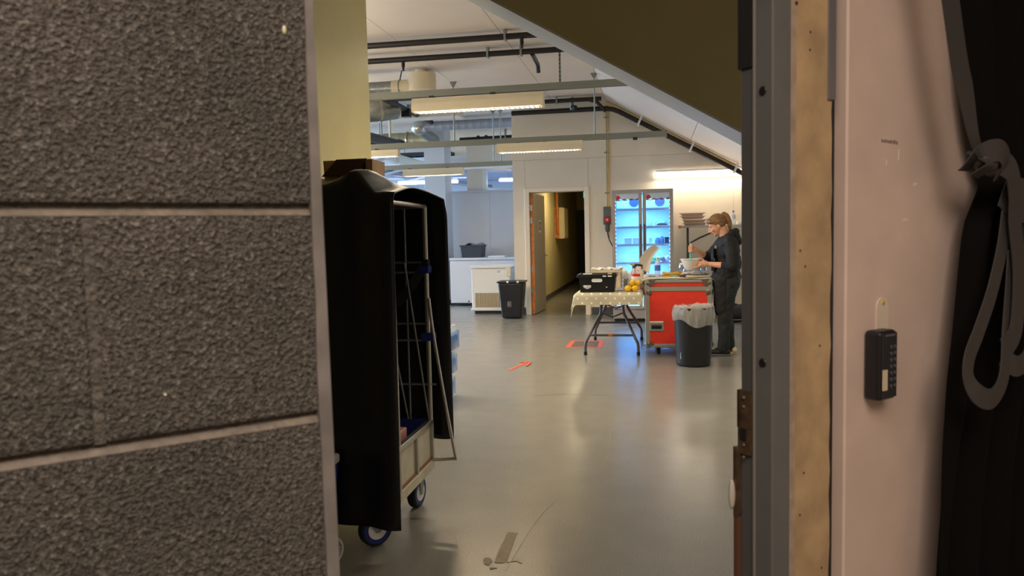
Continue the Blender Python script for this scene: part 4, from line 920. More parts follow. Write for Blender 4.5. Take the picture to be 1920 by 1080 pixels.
# big white leaning sheet
def sheet(u, v):
    x = -.155 + .20 * u + .12 * v ** 1.3 * (1 - .25 * u) - .02; z = .90 + .30 * v + .06 * u * v - .09 * u * (1 - v)
    return (x + .05 * math.sin(v * 2) * (u - .5), 9.1 + .05 * math.sin(2.6 * v) + .03 * u, z)
def sheet2(u, v):
    c = Vector((-.11, 9.15, .915)).lerp(Vector((.05, 9.08, 1.205)), v) + Vector((-.03, .02, .02)) * math.sin(math.pi * v)
    wv = .085 * (1 - .45 * v)
    side = Vector((.80, .25, -.45)).normalized()
    return c + side * (u - .5) * 2 * wv + Vector((0, .05, 0)) * math.sin(math.pi * u)
tag(B().grid(sheet2, 10, 16).obj('curled_sheet', mat('sheet_white', (232, 226, 216), .5), smooth=True, solid=.003), 'curled white sheet standing up in front of the fridge door', 'sheet')

# ------------------------------------------------------------------ round bin with liner
rb = thing('round_bin', 'large round black bin with a clear liner in front of the red case', 'bin', (.405, 7.82, 0))
bc_ = (.405, 7.82, 0)
B().lathe([(.0, 0), (.155, 0), (.168, .012), (.172, .03), (.198, .56), (.205, .575), (.205, .60), (.192, .60), (.188, .56), (.16, .03), (0, .02)], bc_, n=48).obj('body', blackp, rb, smooth=True)
B().box(.27, .285, 7.702, 7.708, .08, .15).xf(T(0, 0, 0)).obj('label_sticker', whitep, rb)
film = bpy.data.materials.new('liner_film'); film.use_nodes = True
fp = film.node_tree.nodes['Principled BSDF']; fp.inputs['Base Color'].default_value = rgb((226, 222, 216)); fp.inputs['Roughness'].default_value = .22; fp.inputs['Alpha'].default_value = .36
def liner(u, v):
    a = 2 * math.pi * u; fold = math.sin(a * 9 + 3 * v) * .5 + math.sin(a * 17 + 1 - 5 * v) * .4 + math.sin(a * 5 + 2) * .4 + math.sin(a * 31 + 8 * v) * .25
    hem = .445 + .035 * math.sin(a * 2 + .6) + .015 * math.sin(a * 5)
    if v < .55:      # hanging outside
        t = v / .55; z = hem + (.60 - hem) * t; r = .205 + .010 * math.sin(math.pi * t) + .007 * fold * (1 - t * .4)
    elif v < .72:
        t = (v - .55) / .17; r = .206 - .03 * t; z = .60 + .045 * math.sin(math.pi * min(1, t * 1.2)) * (.6 + .4 * math.sin(a + 2.4)) + .010 * fold * math.sin(math.pi * t)
    else:
        t = (v - .72) / .28; r = .176 - .03 * t + .006 * fold * t; z = .60 - .25 * t
    return (bc_[0] + r * math.cos(a), bc_[1] + r * math.sin(a), z)
B().grid(liner, 160, 32).obj('liner', film, rb, smooth=True)

# ------------------------------------------------------------------ floor markings and hatch
ot = mat('orange_tape', (222, 84, 60), .5)
hx = thing('floor_hatch', 'small square floor hatch framed with orange tape', 'hatch', (-.83, 9.24, 0))
B().prism([(-.985, 8.99), (-.665, 9.0), (-.675, 9.49), (-.985, 9.48)], .0, .004, 'z').obj('plate', mat('hatch_plate', (96, 84, 66), .6, var=.15, vs=30), hx)
for q in ([(-1.055, 8.93), (-.61, 8.945), (-.61, 9.0), (-1.05, 8.99)], [(-1.04, 9.485), (-.62, 9.495), (-.62, 9.545), (-1.035, 9.535)], [(-1.05, 8.99), (-.985, 8.99), (-.985, 9.487), (-1.04, 9.487)], [(-.67, 9.0), (-.61, 9.0), (-.62, 9.495), (-.675, 9.49)]):
    B().prism(q, .0, .003, 'z').obj('tape', ot, hx)
am = thing('tape_arrow', 'orange tape arrow stuck on the open floor', 'tape mark', (-1.38, 7.65, 0))
B().prism([(-1.46, 7.40), (-1.43, 7.39), (-1.325, 7.86), (-1.355, 7.87)], 0, .003, 'z').obj('tape', ot, am)
B().prism([(-1.43, 7.89), (-1.42, 7.85), (-1.29, 7.84), (-1.30, 7.88)], 0.003, .006, 'z').obj('tape', ot, am)
B().prism([(-1.31, 7.86), (-1.285, 7.85), (-1.295, 7.62), (-1.32, 7.63)], 0.006, .009, 'z').obj('tape', ot, am)
bt_ = thing('tape_remnant', 'worn brown tape strip on the floor nearest the camera', 'tape mark', (-.64, 3.1, 0))
B().prism([(-.662, 2.968), (-.645, 2.962), (-.62, 2.968), (-.612, 2.99), (-.622, 3.25), (-.619, 3.285), (-.668, 3.285), (-.665, 3.16), (-.670, 3.158)], 0, .002, 'z').obj('strip', mat('brown_tape', (122, 104, 64), .5, var=.1, vs=30), bt_)
B().prism([(-.715, 2.99), (-.700, 2.945), (-.678, 2.935), (-.673, 2.975), (-.685, 3.005), (-.705, 3.01)], 0, .002, 'z').obj('strip', MATS['brown_tape'], bt_)
B().prism([(-.61, 2.97), (-.585, 2.995), (-.565, 3.0), (-.545, 2.972), (-.56, 2.978), (-.57, 2.99), (-.59, 2.983)], 0, .002, 'z').prism([(-.665, 2.9), (-.64, 2.915), (-.66, 2.92), (-.672, 2.918)], 0, .002, 'z').obj('stain', mat('stain', (106, 96, 82), .6), bt_)

scr = mat('scratch_pale', (148, 145, 136), .25)
for pts in (((-.60, 2.90), (-.58, 3.2), (-.55, 3.5), (-.50, 3.72)), ((-.84, 4.4), (-.80, 4.05), (-.74, 3.78)), ((-.3, 5.1), (-.28, 4.6), (-.30, 4.2)), ((-1.0, 6.2), (-.7, 6.3), (-.35, 6.28))):
    B().ribbon(curve([(x, y, .0012) for x, y in pts], 5), .0022, (0, 0, 1), .001).obj('scratch', scr, floor)

# ------------------------------------------------------------------ water bottle packs
wp = thing('water_pack', 'pack of water bottles at the bottom of the stack behind the trolley', 'bottle pack', (0, 0, 0), 'stacked water packs')
shrink = glassy('shrink_film', (240, 244, 250), .12, .15)
bparts = None
for i in range(4):
    for j in range(4):
        x = -.105 + .07 * i; y = -.105 + .07 * j
        if bparts is None:
            b_ = B().lathe([(.026, 0), (.032, .008), (.032, .135), (.026, .16), (.013, .185), (.012, .2), (0, .2)], (x, y, 0), n=12).obj('bottle', clearp, wp, smooth=True)
            l_ = B().lathe([(.0328, .07), (.0328, .125)], (x, y, 0), n=12).obj('wrap_label', mat('pack_label', (110, 160, 214), .5), b_, smooth=True)
            c_ = B().lathe([(.014, .188), (.014, .206), (0, .206)], (x, y, 0), n=10).obj('cap', whitep, b_)
            bparts = (b_, l_, c_); bx, by = x, y
        else:
            nb = clone(bparts[0], (x - bx, y - by, 0))
            for q in bparts[1:]:
                k = q.copy(); COL.objects.link(k); k.parent = nb
B().box(-.142, .142, -.142, .142, .0, .004).obj('tray', whitep, wp)
B().box(-.143, -.142, -.142, .142, .004, .16).box(.142, .143, -.142, .142, .004, .16).box(-.142, .142, -.143, -.142, .004, .16).box(-.142, .142, .142, .143, .004, .16).obj('shrink_wrap', shrink, wp)
wp.location = (-1.83, 6.06, 0)
dup(wp, (-1.81, 6.06, .207), 'pack of water bottles in the middle of the stack behind the trolley')
dup(wp, (-1.785, 6.05, .414), 'pack of water bottles on top of the stack behind the trolley')

# ------------------------------------------------------------------ cage trolley with its cover
tr = thing('cage_trolley', 'wire cage trolley with a cream base box under a black cover', 'trolley', (-1.5, 3.35, 0))
RX, LX, NY, FY_ = -1.115, -1.9, 3.09, 3.62
basem = mat('trolley_cream', (206, 198, 176), .45, var=.05, vs=12); blue = mat('navy_panel', (24, 44, 116), .5); navy = mat('navy_clip', (26, 44, 120), .4)
zb, zt = .195, .44
B().box(LX, RX, NY, FY_, zb, zb + .03).obj('deck', basem, tr)
B().box(LX + .02, RX - .025, NY + .02, FY_ - .025, zb + .03, zb + .034).obj('deck_liner', blue, tr)
B().box(LX, RX, FY_ - .02, FY_, zb + .03, zt).obj('rear_panel', blue, tr)
B().box(LX, LX + .02, NY, FY_, zb + .03, zt).obj('side_panel', blue, tr)
B().box(LX, RX, NY, NY + .02, zb + .03, zt).obj('front_panel', basem, tr)
B().box(RX - .016, RX - .006, NY + .02, FY_ - .02, zb + .03, zt - .01).obj('side_panel', basem, tr)
B().box(RX - .006, RX + .008, NY, FY_, zb - .01, zb + .04).obj('bottom_rail', basem, tr, bevel=.003)
B().box(RX - .02, RX + .008, NY, FY_, zt - .028, zt).obj('top_rail', chrome, tr, bevel=.003)
for y in (NY, NY + .255, FY_ - .022): B().box(RX - .006, RX + .007, y, y + .022, zb + .04, zt - .028).obj('stile', alu, tr)
B().box(RX - .0055, RX + .002, NY + .022, FY_ - .022, zb + .04, zb + .052).obj('wood_strip', mat('old_wood', (136, 100, 62), .6), tr)
for x, y in ((RX - .004, NY + .02), (RX - .004, FY_ - .012), (LX, NY + .02), (LX, FY_ - .012)):
    B().tube([(x, y, zb), (x, y, 1.52)], .0125, 10).obj('post', chrome, tr, smooth=True)
for y in (NY + .02, FY_ - .012): B().tube([(LX, y, 1.52), (RX - .004, y, 1.52)], .0125, 10).obj('top_bar', chrome, tr, smooth=True)
for x in (LX, RX - .004): B().tube([(x, NY + .02, 1.52), (x, FY_ - .012, 1.52)], .0125, 10).obj('top_bar', chrome, tr, smooth=True)
for z in (1.24, 1.19, .93, .845, .62): B().tube([(LX, FY_ - .012, z), (RX + (.03 if z == .62 else 0), FY_ - .012, z)], .0055, 8).obj('wire', galv, tr)
for x in (-1.225, -1.42, -1.62, -1.8): B().tube([(x, FY_ - .012, zt), (x, FY_ - .012, 1.52)], .005, 8).obj('wire', galv, tr)
for x0, x1, z1 in ((-1.125, -1.225, 1.24), (-1.235, -1.30, .84)): B().tube([(x0, FY_ - .02, zt), (x1, FY_ - .03, z1)], .005, 8).obj('wire', galv, tr)
B().ribbon([(-1.28, FY_ - .02, 1.03), (-1.19, FY_ - .03, 1.12), (-1.13, FY_ - .02, 1.22)], .05, (0, -1, 0)).obj('strap', mat('strap_black', (24, 24, 28), .6), tr)
for z in (1.205, .865):
    B().box(RX - .035, RX + .035 if z < 1 else RX + .02, FY_ - .04, FY_ + .012, z - .02, z + .02).obj('clip', navy, tr, bevel=.006)
B().box(RX - .022, RX + .014, FY_ - .034, FY_ + .008, 1.225, 1.255).obj('clip', blackp, tr, bevel=.004)
B().tube(curve([(RX + .01, FY_ - .03, 1.06), (RX + .03, FY_ - .03, .87), (RX + .085, FY_ - .03, .50), (RX + .125, FY_ - .03, .26), (RX + .118, FY_ - .03, .245), (RX + .0, FY_ - .03, .235)], 4), .0085, 10).obj('gate_leg', chrome, tr, smooth=True)
def castor(x, y, ang, hub=True, parent=tr, r=.078):
    f = B().box(x - .05, x + .05, y - .05, y + .05, .182, .196).tube([(x, y, .185), (x, y, .165)], .03, 12)
    f2 = B().prism([(-.03, .165), (.03, .165), (.012, .065), (-.012, .065)], -.032, -.028).prism([(-.03, .165), (.03, .165), (.012, .065), (-.012, .065)], .028, .032).box(-.03, .03, -.032, .032, .163, .168)
    f2.xf(T(x, y, 0) @ rz(ang))
    f.v += []
    c = f.add(f2.v, f2.f).obj('castor', galv, parent)
    w = B().lathe([(.03, -.02), (r - .004, -.02), (r, -.014), (r, .014), (r - .004, .02), (.03, .02)], (0, 0, r), 'y', 28).xf(T(x, y, 0) @ rz(ang)).obj('tyre', rubber, c, smooth=True)
    B().lathe([(.045, -.022), (.066, -.0225), (.066, .0225), (.045, .022)], (0, 0, r), 'y', 24).xf(T(x, y, 0) @ rz(ang)).obj('blue_ring', navy, c)
    B().lathe([(0, -.026), (.012, -.026), (.02, -.0235), (.046, -.0235), (.046, .0235), (.02, .0235), (.012, .026), (0, .026)], (0, 0, r), 'y', 20).xf(T(x, y, 0) @ rz(ang)).obj('hub', whitep, c, smooth=True)
castor(-1.225, 3.075, R(48)); castor(-1.19, 3.56, R(84)); castor(-1.82, 3.14, R(30)); castor(-1.82, 3.56, R(80))
px = thing('parcel', 'pinkish small carton inside the cage trolley base', 'carton', (-1.33, 3.3, .23))
B().box(-1.36, -1.165, 3.2, 3.37, .2305, .46).obj('body', mat('pink_carton', (206, 150, 136), .6, var=.03, vs=8), px, bevel=.004)
for z, w in ((.40, .05), (.385, .035), (.37, .05)): B().box(-1.165, -1.164, 3.27, 3.27 + w, z - .004, z + .004).obj('print_line', MATS['print_grey'], px)

cover = bpy.data.materials.new('cover_vinyl'); cover.use_nodes = True
cp_ = cover.node_tree.nodes['Principled BSDF']; cp_.inputs['Base Color'].default_value = rgb((20, 20, 21)); cp_.inputs['Roughness'].default_value = .36; cp_.inputs['Specular IOR Level'].default_value = .45
def coverfn(u, v):
    # v: 0 near hem -> .46 near top edge -> .62 far top edge -> 1 far hem ; u: left -> right
    xl = -2.02; xr = -1.075 + .05 * min(1, max(0, (v - .54) / .1))
    x = xl + (xr - xl) * u
    wav = .012 * math.sin(17 * u + 1.2) + .008 * math.sin(31 * u + .5)
    if v < .46:
        t = v / .46; y = 3.035 - .035 * (1 - t) + wav * (1 - .6 * t); z = .105 + .03 * (1 - u) + 1.44 * t
    elif v < .62:
        t = (v - .46) / .16; y = 3.035 + .655 * t; z = 1.555 + .03 * math.sin(math.pi * t)
    else:
        t = (v - .62) / .38; y = 3.69 + .02 * t + wav * t; z = 1.535 - 1.22 * t
    k = math.exp(-((v - .50) / .07) ** 2)
    ridge = max(0, 1 - abs(x + 1.225 - .72 * (v - .5)) / .075)
    z += k * (.060 * ridge + .062 * max(0, min(1, (-1.16 - x) / .12)) + .010 * math.sin(31 * x + 9 * v) + .022 * (abs(math.sin(8.5 * x + 13 * v)) - .5))
    return (x, y, z)
cv = B().grid(coverfn, 60, 110)
tag(cv.obj('trolley_cover', cover, smooth=True, solid=.004, angle=80), 'black vinyl cover draped over the cage trolley', 'cover')
cbx = thing('cardboard_box', 'open brown cardboard box lying on top of the covered trolley', 'box', (-1.33, 3.52, 1.62))
card = mat('cardboard', (206, 164, 118), .7, var=.08, vs=12)
taper(-1.52, -1.285, 3.34, 3.50, 1.60, 1.735, .004, t=.006).obj('body', card, cbx)
B().hexa([(-1.53, 3.325, 1.66), (-1.36, 3.325, 1.66), (-1.36, 3.332, 1.66), (-1.53, 3.332, 1.66), (-1.45, 3.318, 1.737), (-1.30, 3.318, 1.737), (-1.30, 3.325, 1.737), (-1.45, 3.325, 1.737)]).obj('flap', mat('cardboard_shaded', (96, 62, 40), .7), cbx)  # flap darkened to carry the shade on the box front
B().box(-1.326, -1.312, 3.328, 3.334, 1.62, 1.738).obj('strap', blackp, cbx)
B().box(-1.37, -1.29, 3.327, 3.333, 1.668, 1.676).obj('strap', MATS['old_wood'], cbx)

# blue cool box on wheels, mostly behind the block wall
cb_ = thing('cool_box', 'blue wheeled cool box half hidden by the block wall', 'cool box', (-1.5, 2.95, 0))
bluebox = mat('cool_blue', (30, 58, 128), .45)
B().hexa([(-1.77, 2.8, .09), (-1.38, 2.8, .09), (-1.38, 2.96, .09), (-1.77, 2.96, .09), (-1.79, 2.78, .40), (-1.335, 2.78, .40), (-1.335, 2.97, .40), (-1.79, 2.97, .40)]).obj('body', bluebox, cb_, bevel=.012, seg=2)
B().box(-1.8, -1.335, 2.765, 2.98, .402, .445).obj('lid', whitep, cb_, bevel=.012, seg=2)
B().tube(curve([(-1.35, 2.8, .43), (-1.33, 2.78, .47), (-1.38, 2.77, .48), (-1.55, 2.77, .475)]), .012, 8).obj('handle', whitep, cb_, smooth=True)
for x in (-1.345, -1.77):
    w = B().lathe([(.052, -.01), (.062, -.01), (.064, 0), (.062, .01), (.052, .01)], (0, 0, .064), 'x', 28)
    w.f = w.f[:-2]; w.m = w.m[:-2]
    for k in range(10):
        a = 2 * math.pi * k / 10; w.tube([(0, 0, .064), (0, .054 * math.cos(a), .064 + .054 * math.sin(a))], .0035, 6)
    w.lathe([(0, -.014), (.012, -.012), (.012, .012), (0, .014)], (0, 0, .064), 'x', 12)
    w.xf(T(x + (.01 if x > -1.5 else 0), 2.84, 0) @ rz(R(-30))).obj('wheel', mat('wheel_white', (206, 204, 200), .5) if x > -1.5 else MATS['wheel_white'], cb_, smooth=True)

# ------------------------------------------------------------------ doorway in the diagonal wall (s along the wall, w into it)
WM = Matrix(((.72430434, -.68948041, 0, -.31674773), (.68948041, .72430434, 0, .66941117), (0, 0, 1, 0), (0, 0, 0, 1)))
def wall_obj(b, *a, **k): b.xf(WM); return b.obj(*a, **k)
wfl = thing('wall_front', None, None, (-.8, .2, 0), kind='structure')
wall_obj(B().box(-2.6, -.004, .007, .14, 0, 2.7), 'mortar_bed', mortar, wfl)
for k in range(14):
    z0 = -.01 + k * .2
    xs = [0, -.19, -.58, -.97, -1.36, -1.75, -2.14, -2.6] if k % 2 == 0 else [0, -.39, -.78, -1.17, -1.56, -1.95, -2.34, -2.6]
    for a, b in zip(xs[:-1], xs[1:]):
        wall_obj(B().box(b + .0035, a - (.0035 if a < 0 else .0), 0, .13, z0 + .005, z0 + .195), 'block', blockm, wfl, bevel=.0035, seg=2)
        if a < 0: wall_obj(B().box(a - .0045, a + .0045, .0022, .13, z0 + .004, z0 + .196), 'joint', mortar, wfl)
        wall_obj(B().prism([(.0008, z0 + .1945), (.0062, z0 + .2005), (.0075, z0 + .1945)], b, a, 'x'), 'lit_joint_lip', liplm, wfl)
bead = mat('grey_bead', (122, 116, 113), .55, var=.1, vs=25, bump=.25, bs=40, bd=.004)
pts = []
random.seed(11)
for k in range(45):
    z = .2 + k * .05
    pts.append((z, -.002 - .003 * max(0, 1.7 - z) + random.uniform(-.0012, .0012), .0045 + .0075 * max(0, 1.75 - z)))
b = B()
for (z, l, r_), (z2, l2, r2) in zip(pts[:-1], pts[1:]):
    b.hexa([(l, -.004, z), (r_, -.003, z), (r_, .14, z), (l, .14, z), (l2, -.004, z2), (r2, -.003, z2), (r2, .14, z2), (l2, .14, z2)])
wall_obj(b, 'edge_bead', bead, wfl)
wall_obj(B().ell((-.0215, .0, 1.555), (.002, .002, .0042), n=10).ell((-.1385, 0, 1.2295), (.0014, .0015, .0014), n=8), 'paint_chip', creamp, wfl)
# right side: steel door frame, filler strip, gasket, plaster board
d3 = thing('door_3', None, None, (.2, 1.15, 0), kind='structure')
steel = mat('frame_grey', (106, 106, 106), .42, .15, var=.03, vs=14); steel_shade = mat('frame_shaded', (86, 85, 86), .5, .1, var=.04, vs=14)  # second steel is a darker copy, painting shade on the deeper reveal
wall_obj(B().box(.6735, .715, .0, .0325, 0, 2.12), 'frame_face', steel, d3, bevel=.0025, seg=2)
wall_obj(B().box(.672, .68, .0305, .034, 0, 2.12), 'frame_bead', mat('bead_highlight', (150, 145, 138), .4, .2), d3)  # paler colour paints the highlight along the frame step
wall_obj(B().box(.675, .73, .034, .059, 0, 2.12), 'frame_stop', steel_shade, d3, bevel=.002)
for z in (1.562, 1.165):
    wall_obj(B().lathe([(0, 0), (.0055, 0), (.0065, .001), (0, .003)], (0, 0, 0), 'x', 20).xf(T(.671, .0165, z)), 'plug', blackp, d3)
stk = wall_obj(B().box(.669, .676, .036, .060, 1.02, 1.118).box(.669, .690, .056, .0615, 1.06, 1.118).box(.663, .69, .0575, .064, .92, 1.03), 'strike_plate', mat('old_bronze', (96, 78, 62), .4, .5, var=.2, vs=60), d3)
wall_obj(B().box(.6675, .6695, .044, .054, 1.042, 1.06), 'latch_hole', mat('hole_black', (8, 8, 8), .8), stk)
for z in (1.108, 1.094, 1.035, 1.016): wall_obj(B().ell((.668, .048, z), .0025, n=8), 'screw', chrome, stk)
wall_obj(B().box(.664, .69, .058, .064, .2, .925), 'seal_strip', mat('brown_seal', (92, 62, 44), .6), d3)
wall_obj(B().ell((.660, .064, .955), (.006, .005, .024), n=14), 'buffer', mat('buffer_pale', (186, 178, 164), .5), d3, smooth=True)
wall_obj(B().box(.671, .685, .036, .0605, 1.60, 2.1), 'shade_strip', rubber, d3, label='black strip standing for shade at the top of the frame')  # added black strip in place of shade on the upper frame
wall_obj(B().box(.4, .8, .0, .06, 2.1, 2.16), 'frame_head', steel, d3)
wfr = thing('wall_front_right', None, None, (.6, 1.5, 0), kind='structure')
edge = mat('pinkish_edge', (160, 142, 126), .6, var=.1, vs=30)
fill = mat('tan_filler', (176, 149, 113), .6, var=.09, vs=16, bump=.25, bs=70, bd=.003)
wall_obj(B().box(.715, .7295, .002, .05, 0, 2.7), 'edge_strip', edge, wfr)
random.seed(5)
b = B(); pl = [(.1 + .04 * k, .8125 + random.uniform(-.0022, .0022)) for k in range(50)]
for (z, r1), (z2, r2) in zip(pl[:-1], pl[1:]):
    b.hexa([(.7295, 0, z), (r1, 0, z), (r1, .05, z), (.7295, .05, z), (.7295, 0, z2), (r2, 0, z2), (r2, .05, z2), (.7295, .05, z2)])
wall_obj(b, 'filler_strip', fill, wfr)
for s, z in ((.759, 1.652), (.758, 1.626), (.737, 1.329), (.749, 1.305), (.786, 1.181), (.748, .988), (.739, .924), (.794, .826), (.7275, 1.69)):
    wall_obj(B().lathe([(0, -.0006), (.0016, -.0006), (.0026, .001), (0, .002)], (0, 0, 0), 'y', 10).xf(T(s, 0, z)), 'screw_hole', mat('hole_brown', (50, 38, 30), .8) if z == 1.652 else MATS['hole_brown'], wfr)
wall_obj(B().box(.8, .86, .016, .05, 0, 2.7), 'gasket', mat('gasket_black', (30, 27, 28), .6), wfr)
wall_obj(B().box(.800, .818, -.003, .016, 1.557, 2.1), 'metal_strip', mat('strip_alu', (150, 148, 152), .35, .6), wfr)
pink = mat('pink_board', (206, 184, 172), .6, var=.035, vs=7, bump=.05, bs=18, bd=.004)
wall_obj(B().box(.8435, 3.9, -.006, .02, 0, 2.7), 'board', pink, wfr, bevel=.003)
wall_obj(B().box(.9, 3.9, .05, .2, 0, 2.7), 'core', cream, wfr)
wall_obj(B().box(-.02, .85, .02, .14, 2.16, 2.7), 'header', cream, wfr)
# pen mark on the board: short illegible squiggle of strokes
b = B()
for k, (s, h) in enumerate(((.936, .006), (.941, .004), (.946, .006), (.952, .005), (.957, .004), (.962, .006), (.968, .005), (.973, .006), (.979, .004))):
    b.box(s, s + .0035, -.0066, -.006, 1.499 - .0002 * k, 1.499 + h * .8)
wall_obj(b, 'pen_mark', mat('pen_grey', (128, 108, 104), .6), wfr)
mk = mat('pale_scuff', (222, 208, 196), .6)
for s, z, w, h in ((1.0, 1.37, .02, .006), (.985, 1.47, .004, .02), (1.03, 1.43, .016, .006), (.95, 1.46, .003, .012)):
    wall_obj(B().prism([(s, z), (s + w * .7, z + h * .2), (s + w, z + h * .8), (s + w * .4, z + h), (s + w * .1, z + h * .6)], -.0064, -.006), 'scuff_mark', mk, wfr)
# lobby shell behind the camera
wlb = thing('wall_lobby', None, None, (1, -1.5, 0), kind='structure')
wall_obj(B().box(-2.7, 4.0, -3.1, -3.0, 0, 2.7).box(-2.7, -2.6, -3.0, .14, 0, 2.7).box(3.9, 4.0, -3.0, .2, 0, 2.7), 'plaster', mat('lobby_paint', (150, 132, 112), .6), wlb)
cl_ = thing('ceiling_lobby', None, None, (0, 0, 2.7), kind='structure')
wall_obj(B().box(-2.7, 4.0, -3.1, .2, 2.7, 2.8), 'plaster', MATS['lobby_paint'], cl_)

# key safe
ks = thing('key_safe', 'black key safe with push buttons mounted on the pink board', 'key safe', WM @ Vector((.965, -.02, 1.07)))
KSM = T(-.05, 0, .010)
wall_obj(B().box(.940, .989, -.036, -.007, 1.074, 1.187).xf(KSM), 'body', mat('safe_black', (26, 26, 31), .38), ks, bevel=.007, seg=3)
wall_obj(B().box(.9435, .9855, -.0375, -.035, 1.078, 1.183).xf(KSM), 'face', mat('safe_face', (34, 34, 40), .4), ks, bevel=.004)
for i in range(7):
    for j in range(2):
        wall_obj(B().lathe([(0, -.0015), (.003, -.0015), (.0034, 0), (0, 0)], (0, 0, 0), 'y', 10).xf(T(.918 + .011 * j, -.0375, 1.107 + .0105 * i)), 'button', mat('safe_button', (72, 72, 80), .4) if i + j == 0 else MATS['safe_button'], ks)
wall_obj(B().box(.944, .9555, -.0395, -.0375, 1.092, 1.125).xf(KSM), 'label_plate', mat('safe_label', (206, 190, 160), .5), ks)
wall_obj(B().box(.951, .978, -.0382, -.0374, 1.178, 1.181).xf(KSM), 'highlight_bar', MATS['iso_grey'], ks)
pts = []
for k in range(13): a = math.pi * k / 12; pts.append((.942 + .0165 * math.cos(a), 1.231 + .0155 * math.sin(a)))
pts += [(.9255, 1.18), (.9585, 1.18)]
bp_ = wall_obj(B().prism(pts, -.0085, -.006), 'back_plate', mat('plate_clear', (214, 198, 182), .35), ks)
wall_obj(B().lathe([(0, -.002), (.003, -.002), (.0035, 0), (0, 0)], (0, 0, 0), 'y', 12).xf(T(.942, -.0085, 1.238)), 'screw', mat('brass_screw', (220, 190, 60), .35, .4), bp_)

# ------------------------------------------------------------------ black curtain and its tie straps
drape = mat('black_drape', (11, 8, 7), .9, var=.06, vs=60, spec=.12)
EDGE = [(2.5, 1.02), (1.733, 1.112), (1.597, 1.135), (1.528, 1.155), (1.475, 1.182), (1.447, 1.203), (1.424, 1.188), (1.361, 1.138), (1.272, 1.118), (1.186, 1.099), (1.092, 1.073), (.976, 1.051), (.768, 1.028), (.02, .98)]
def edge_s(z):
    for (z0, s0), (z1, s1) in zip(EDGE[:-1], EDGE[1:]):
        if z <= z0 and z >= z1: return s0 + (s1 - s0) * (z0 - z) / (z0 - z1)
    return EDGE[-1][1]
def curt(u, v):
    z = 2.5 - 2.48 * v
    e = edge_s(z); pinch = math.exp(-((z - 1.43) / .13) ** 2)
    s = e + (.62 - .24 * pinch) * u
    amp = .017 + .006 * abs(z - 1.43)
    w = -.045 - amp * math.sin(u * 36 + .8 * math.sin(3 * z)) - .004 * math.sin(u * 71 + 2 * z)
    return WM @ Vector((s, w, z))
zs = B().grid(curt, 130, 90)
ctn = thing('black_curtain', 'black curtain tied in at the waist in front of the pink board', 'curtain', WM @ Vector((1.2, -.12, .02)))
zs.obj('drape', drape, ctn, smooth=True, solid=.003, angle=80)
def wl(s, w, z): return WM @ Vector((s, w, z))
webm = mat('webbing', (60, 57, 56), .55, bump=.3, bs=300, bd=.001)
NRM = WM.to_3x3() @ Vector((0, -1, 0))
tie = thing('curtain_tie', 'dark grey webbing strap knotted round the black curtain', 'strap', WM @ Vector((1.0, -.2, 1.1)))
Wp = -.088
def strap(name, pts, w, th=.002):
    p = curve([wl(a, Wp + (c[0] if c else 0), b) for a, b, *c in pts]); n_ = len(p)
    ws = w if not isinstance(w, tuple) else [w[0] + (w[1] - w[0]) * max(0, (i / (n_ - 1) - .55) / .45) for i in range(n_)]
    B().ribbon(p, ws, NRM, th).obj(name, webm, tie, smooth=True)
strap('strap', [(.93, 1.87), (.98, 1.71), (1.009, 1.62), (1.033, 1.568), (1.055, 1.514), (1.072, 1.470, -.004)], (.050, .020))
k = B().ell(wl(1.085, Wp - .008, 1.464), .019, n=16).ell(wl(1.068, Wp - .008, 1.467), .015, n=14).ell(wl(1.105, Wp - .008, 1.456), .016, n=14)
k.obj('knot', webm, tie, smooth=True)
strap('knot_band', [(1.050, 1.450, .01), (1.052, 1.472, -.014), (1.080, 1.480, -.028), (1.108, 1.466, -.026), (1.122, 1.440, -.01)], .036)
strap('knot_band', [(1.058, 1.482, .005), (1.064, 1.46, -.024), (1.062, 1.44, .0)], .026)
strap('strap', [(1.105, 1.468, -.012), (1.145, 1.452, -.018), (1.168, 1.413, -.016), (1.180, 1.362, -.012), (1.198, 1.288, -.012), (1.194, 1.223, -.014), (1.178, 1.174, -.016), (1.150, 1.150, -.012)], .044)
strap('loop', [(1.172, 1.381, -.002), (1.152, 1.317, -.004), (1.116, 1.246, -.006), (1.072, 1.187, -.008), (1.036, 1.151, -.012), (1.020, 1.120, -.018), (1.030, 1.093, -.026), (1.070, 1.078, -.028), (1.112, 1.090, -.024), (1.138, 1.120, -.02), (1.160, 1.18, -.012), (1.182, 1.252, -.006), (1.192, 1.316, -.004)], .034)
strap('loop', [(1.245, 1.372, -.004), (1.256, 1.267, -.008), (1.246, 1.172, -.012), (1.222, 1.130, -.018), (1.182, 1.118, -.018), (1.150, 1.138, -.01)], .036)
strap('waist_band', [(1.165, 1.425, .0), (1.20, 1.405, -.006), (1.257, 1.399, -.01), (1.341, 1.395, -.01), (1.45, 1.40, .0)], .075)

# ------------------------------------------------------------------ the woman
skin = mat('skin', (224, 164, 132), .5, var=.03, vs=30)
hairm = mat('hair', (128, 92, 54), .5, var=.22, vs=50)
hood = mat('hoodie_black', (25, 23, 23), .8, var=.05, vs=40)
pants = mat('trousers_dark', (33, 37, 36), .8, var=.08, vs=30)
apron_m = mat('apron_black', (21, 20, 20), .75, var=.05, vs=40)
shoe_m = mat('shoe_black', (26, 26, 28), .55); sole_m = mat('shoe_sole', (220, 204, 170), .6)

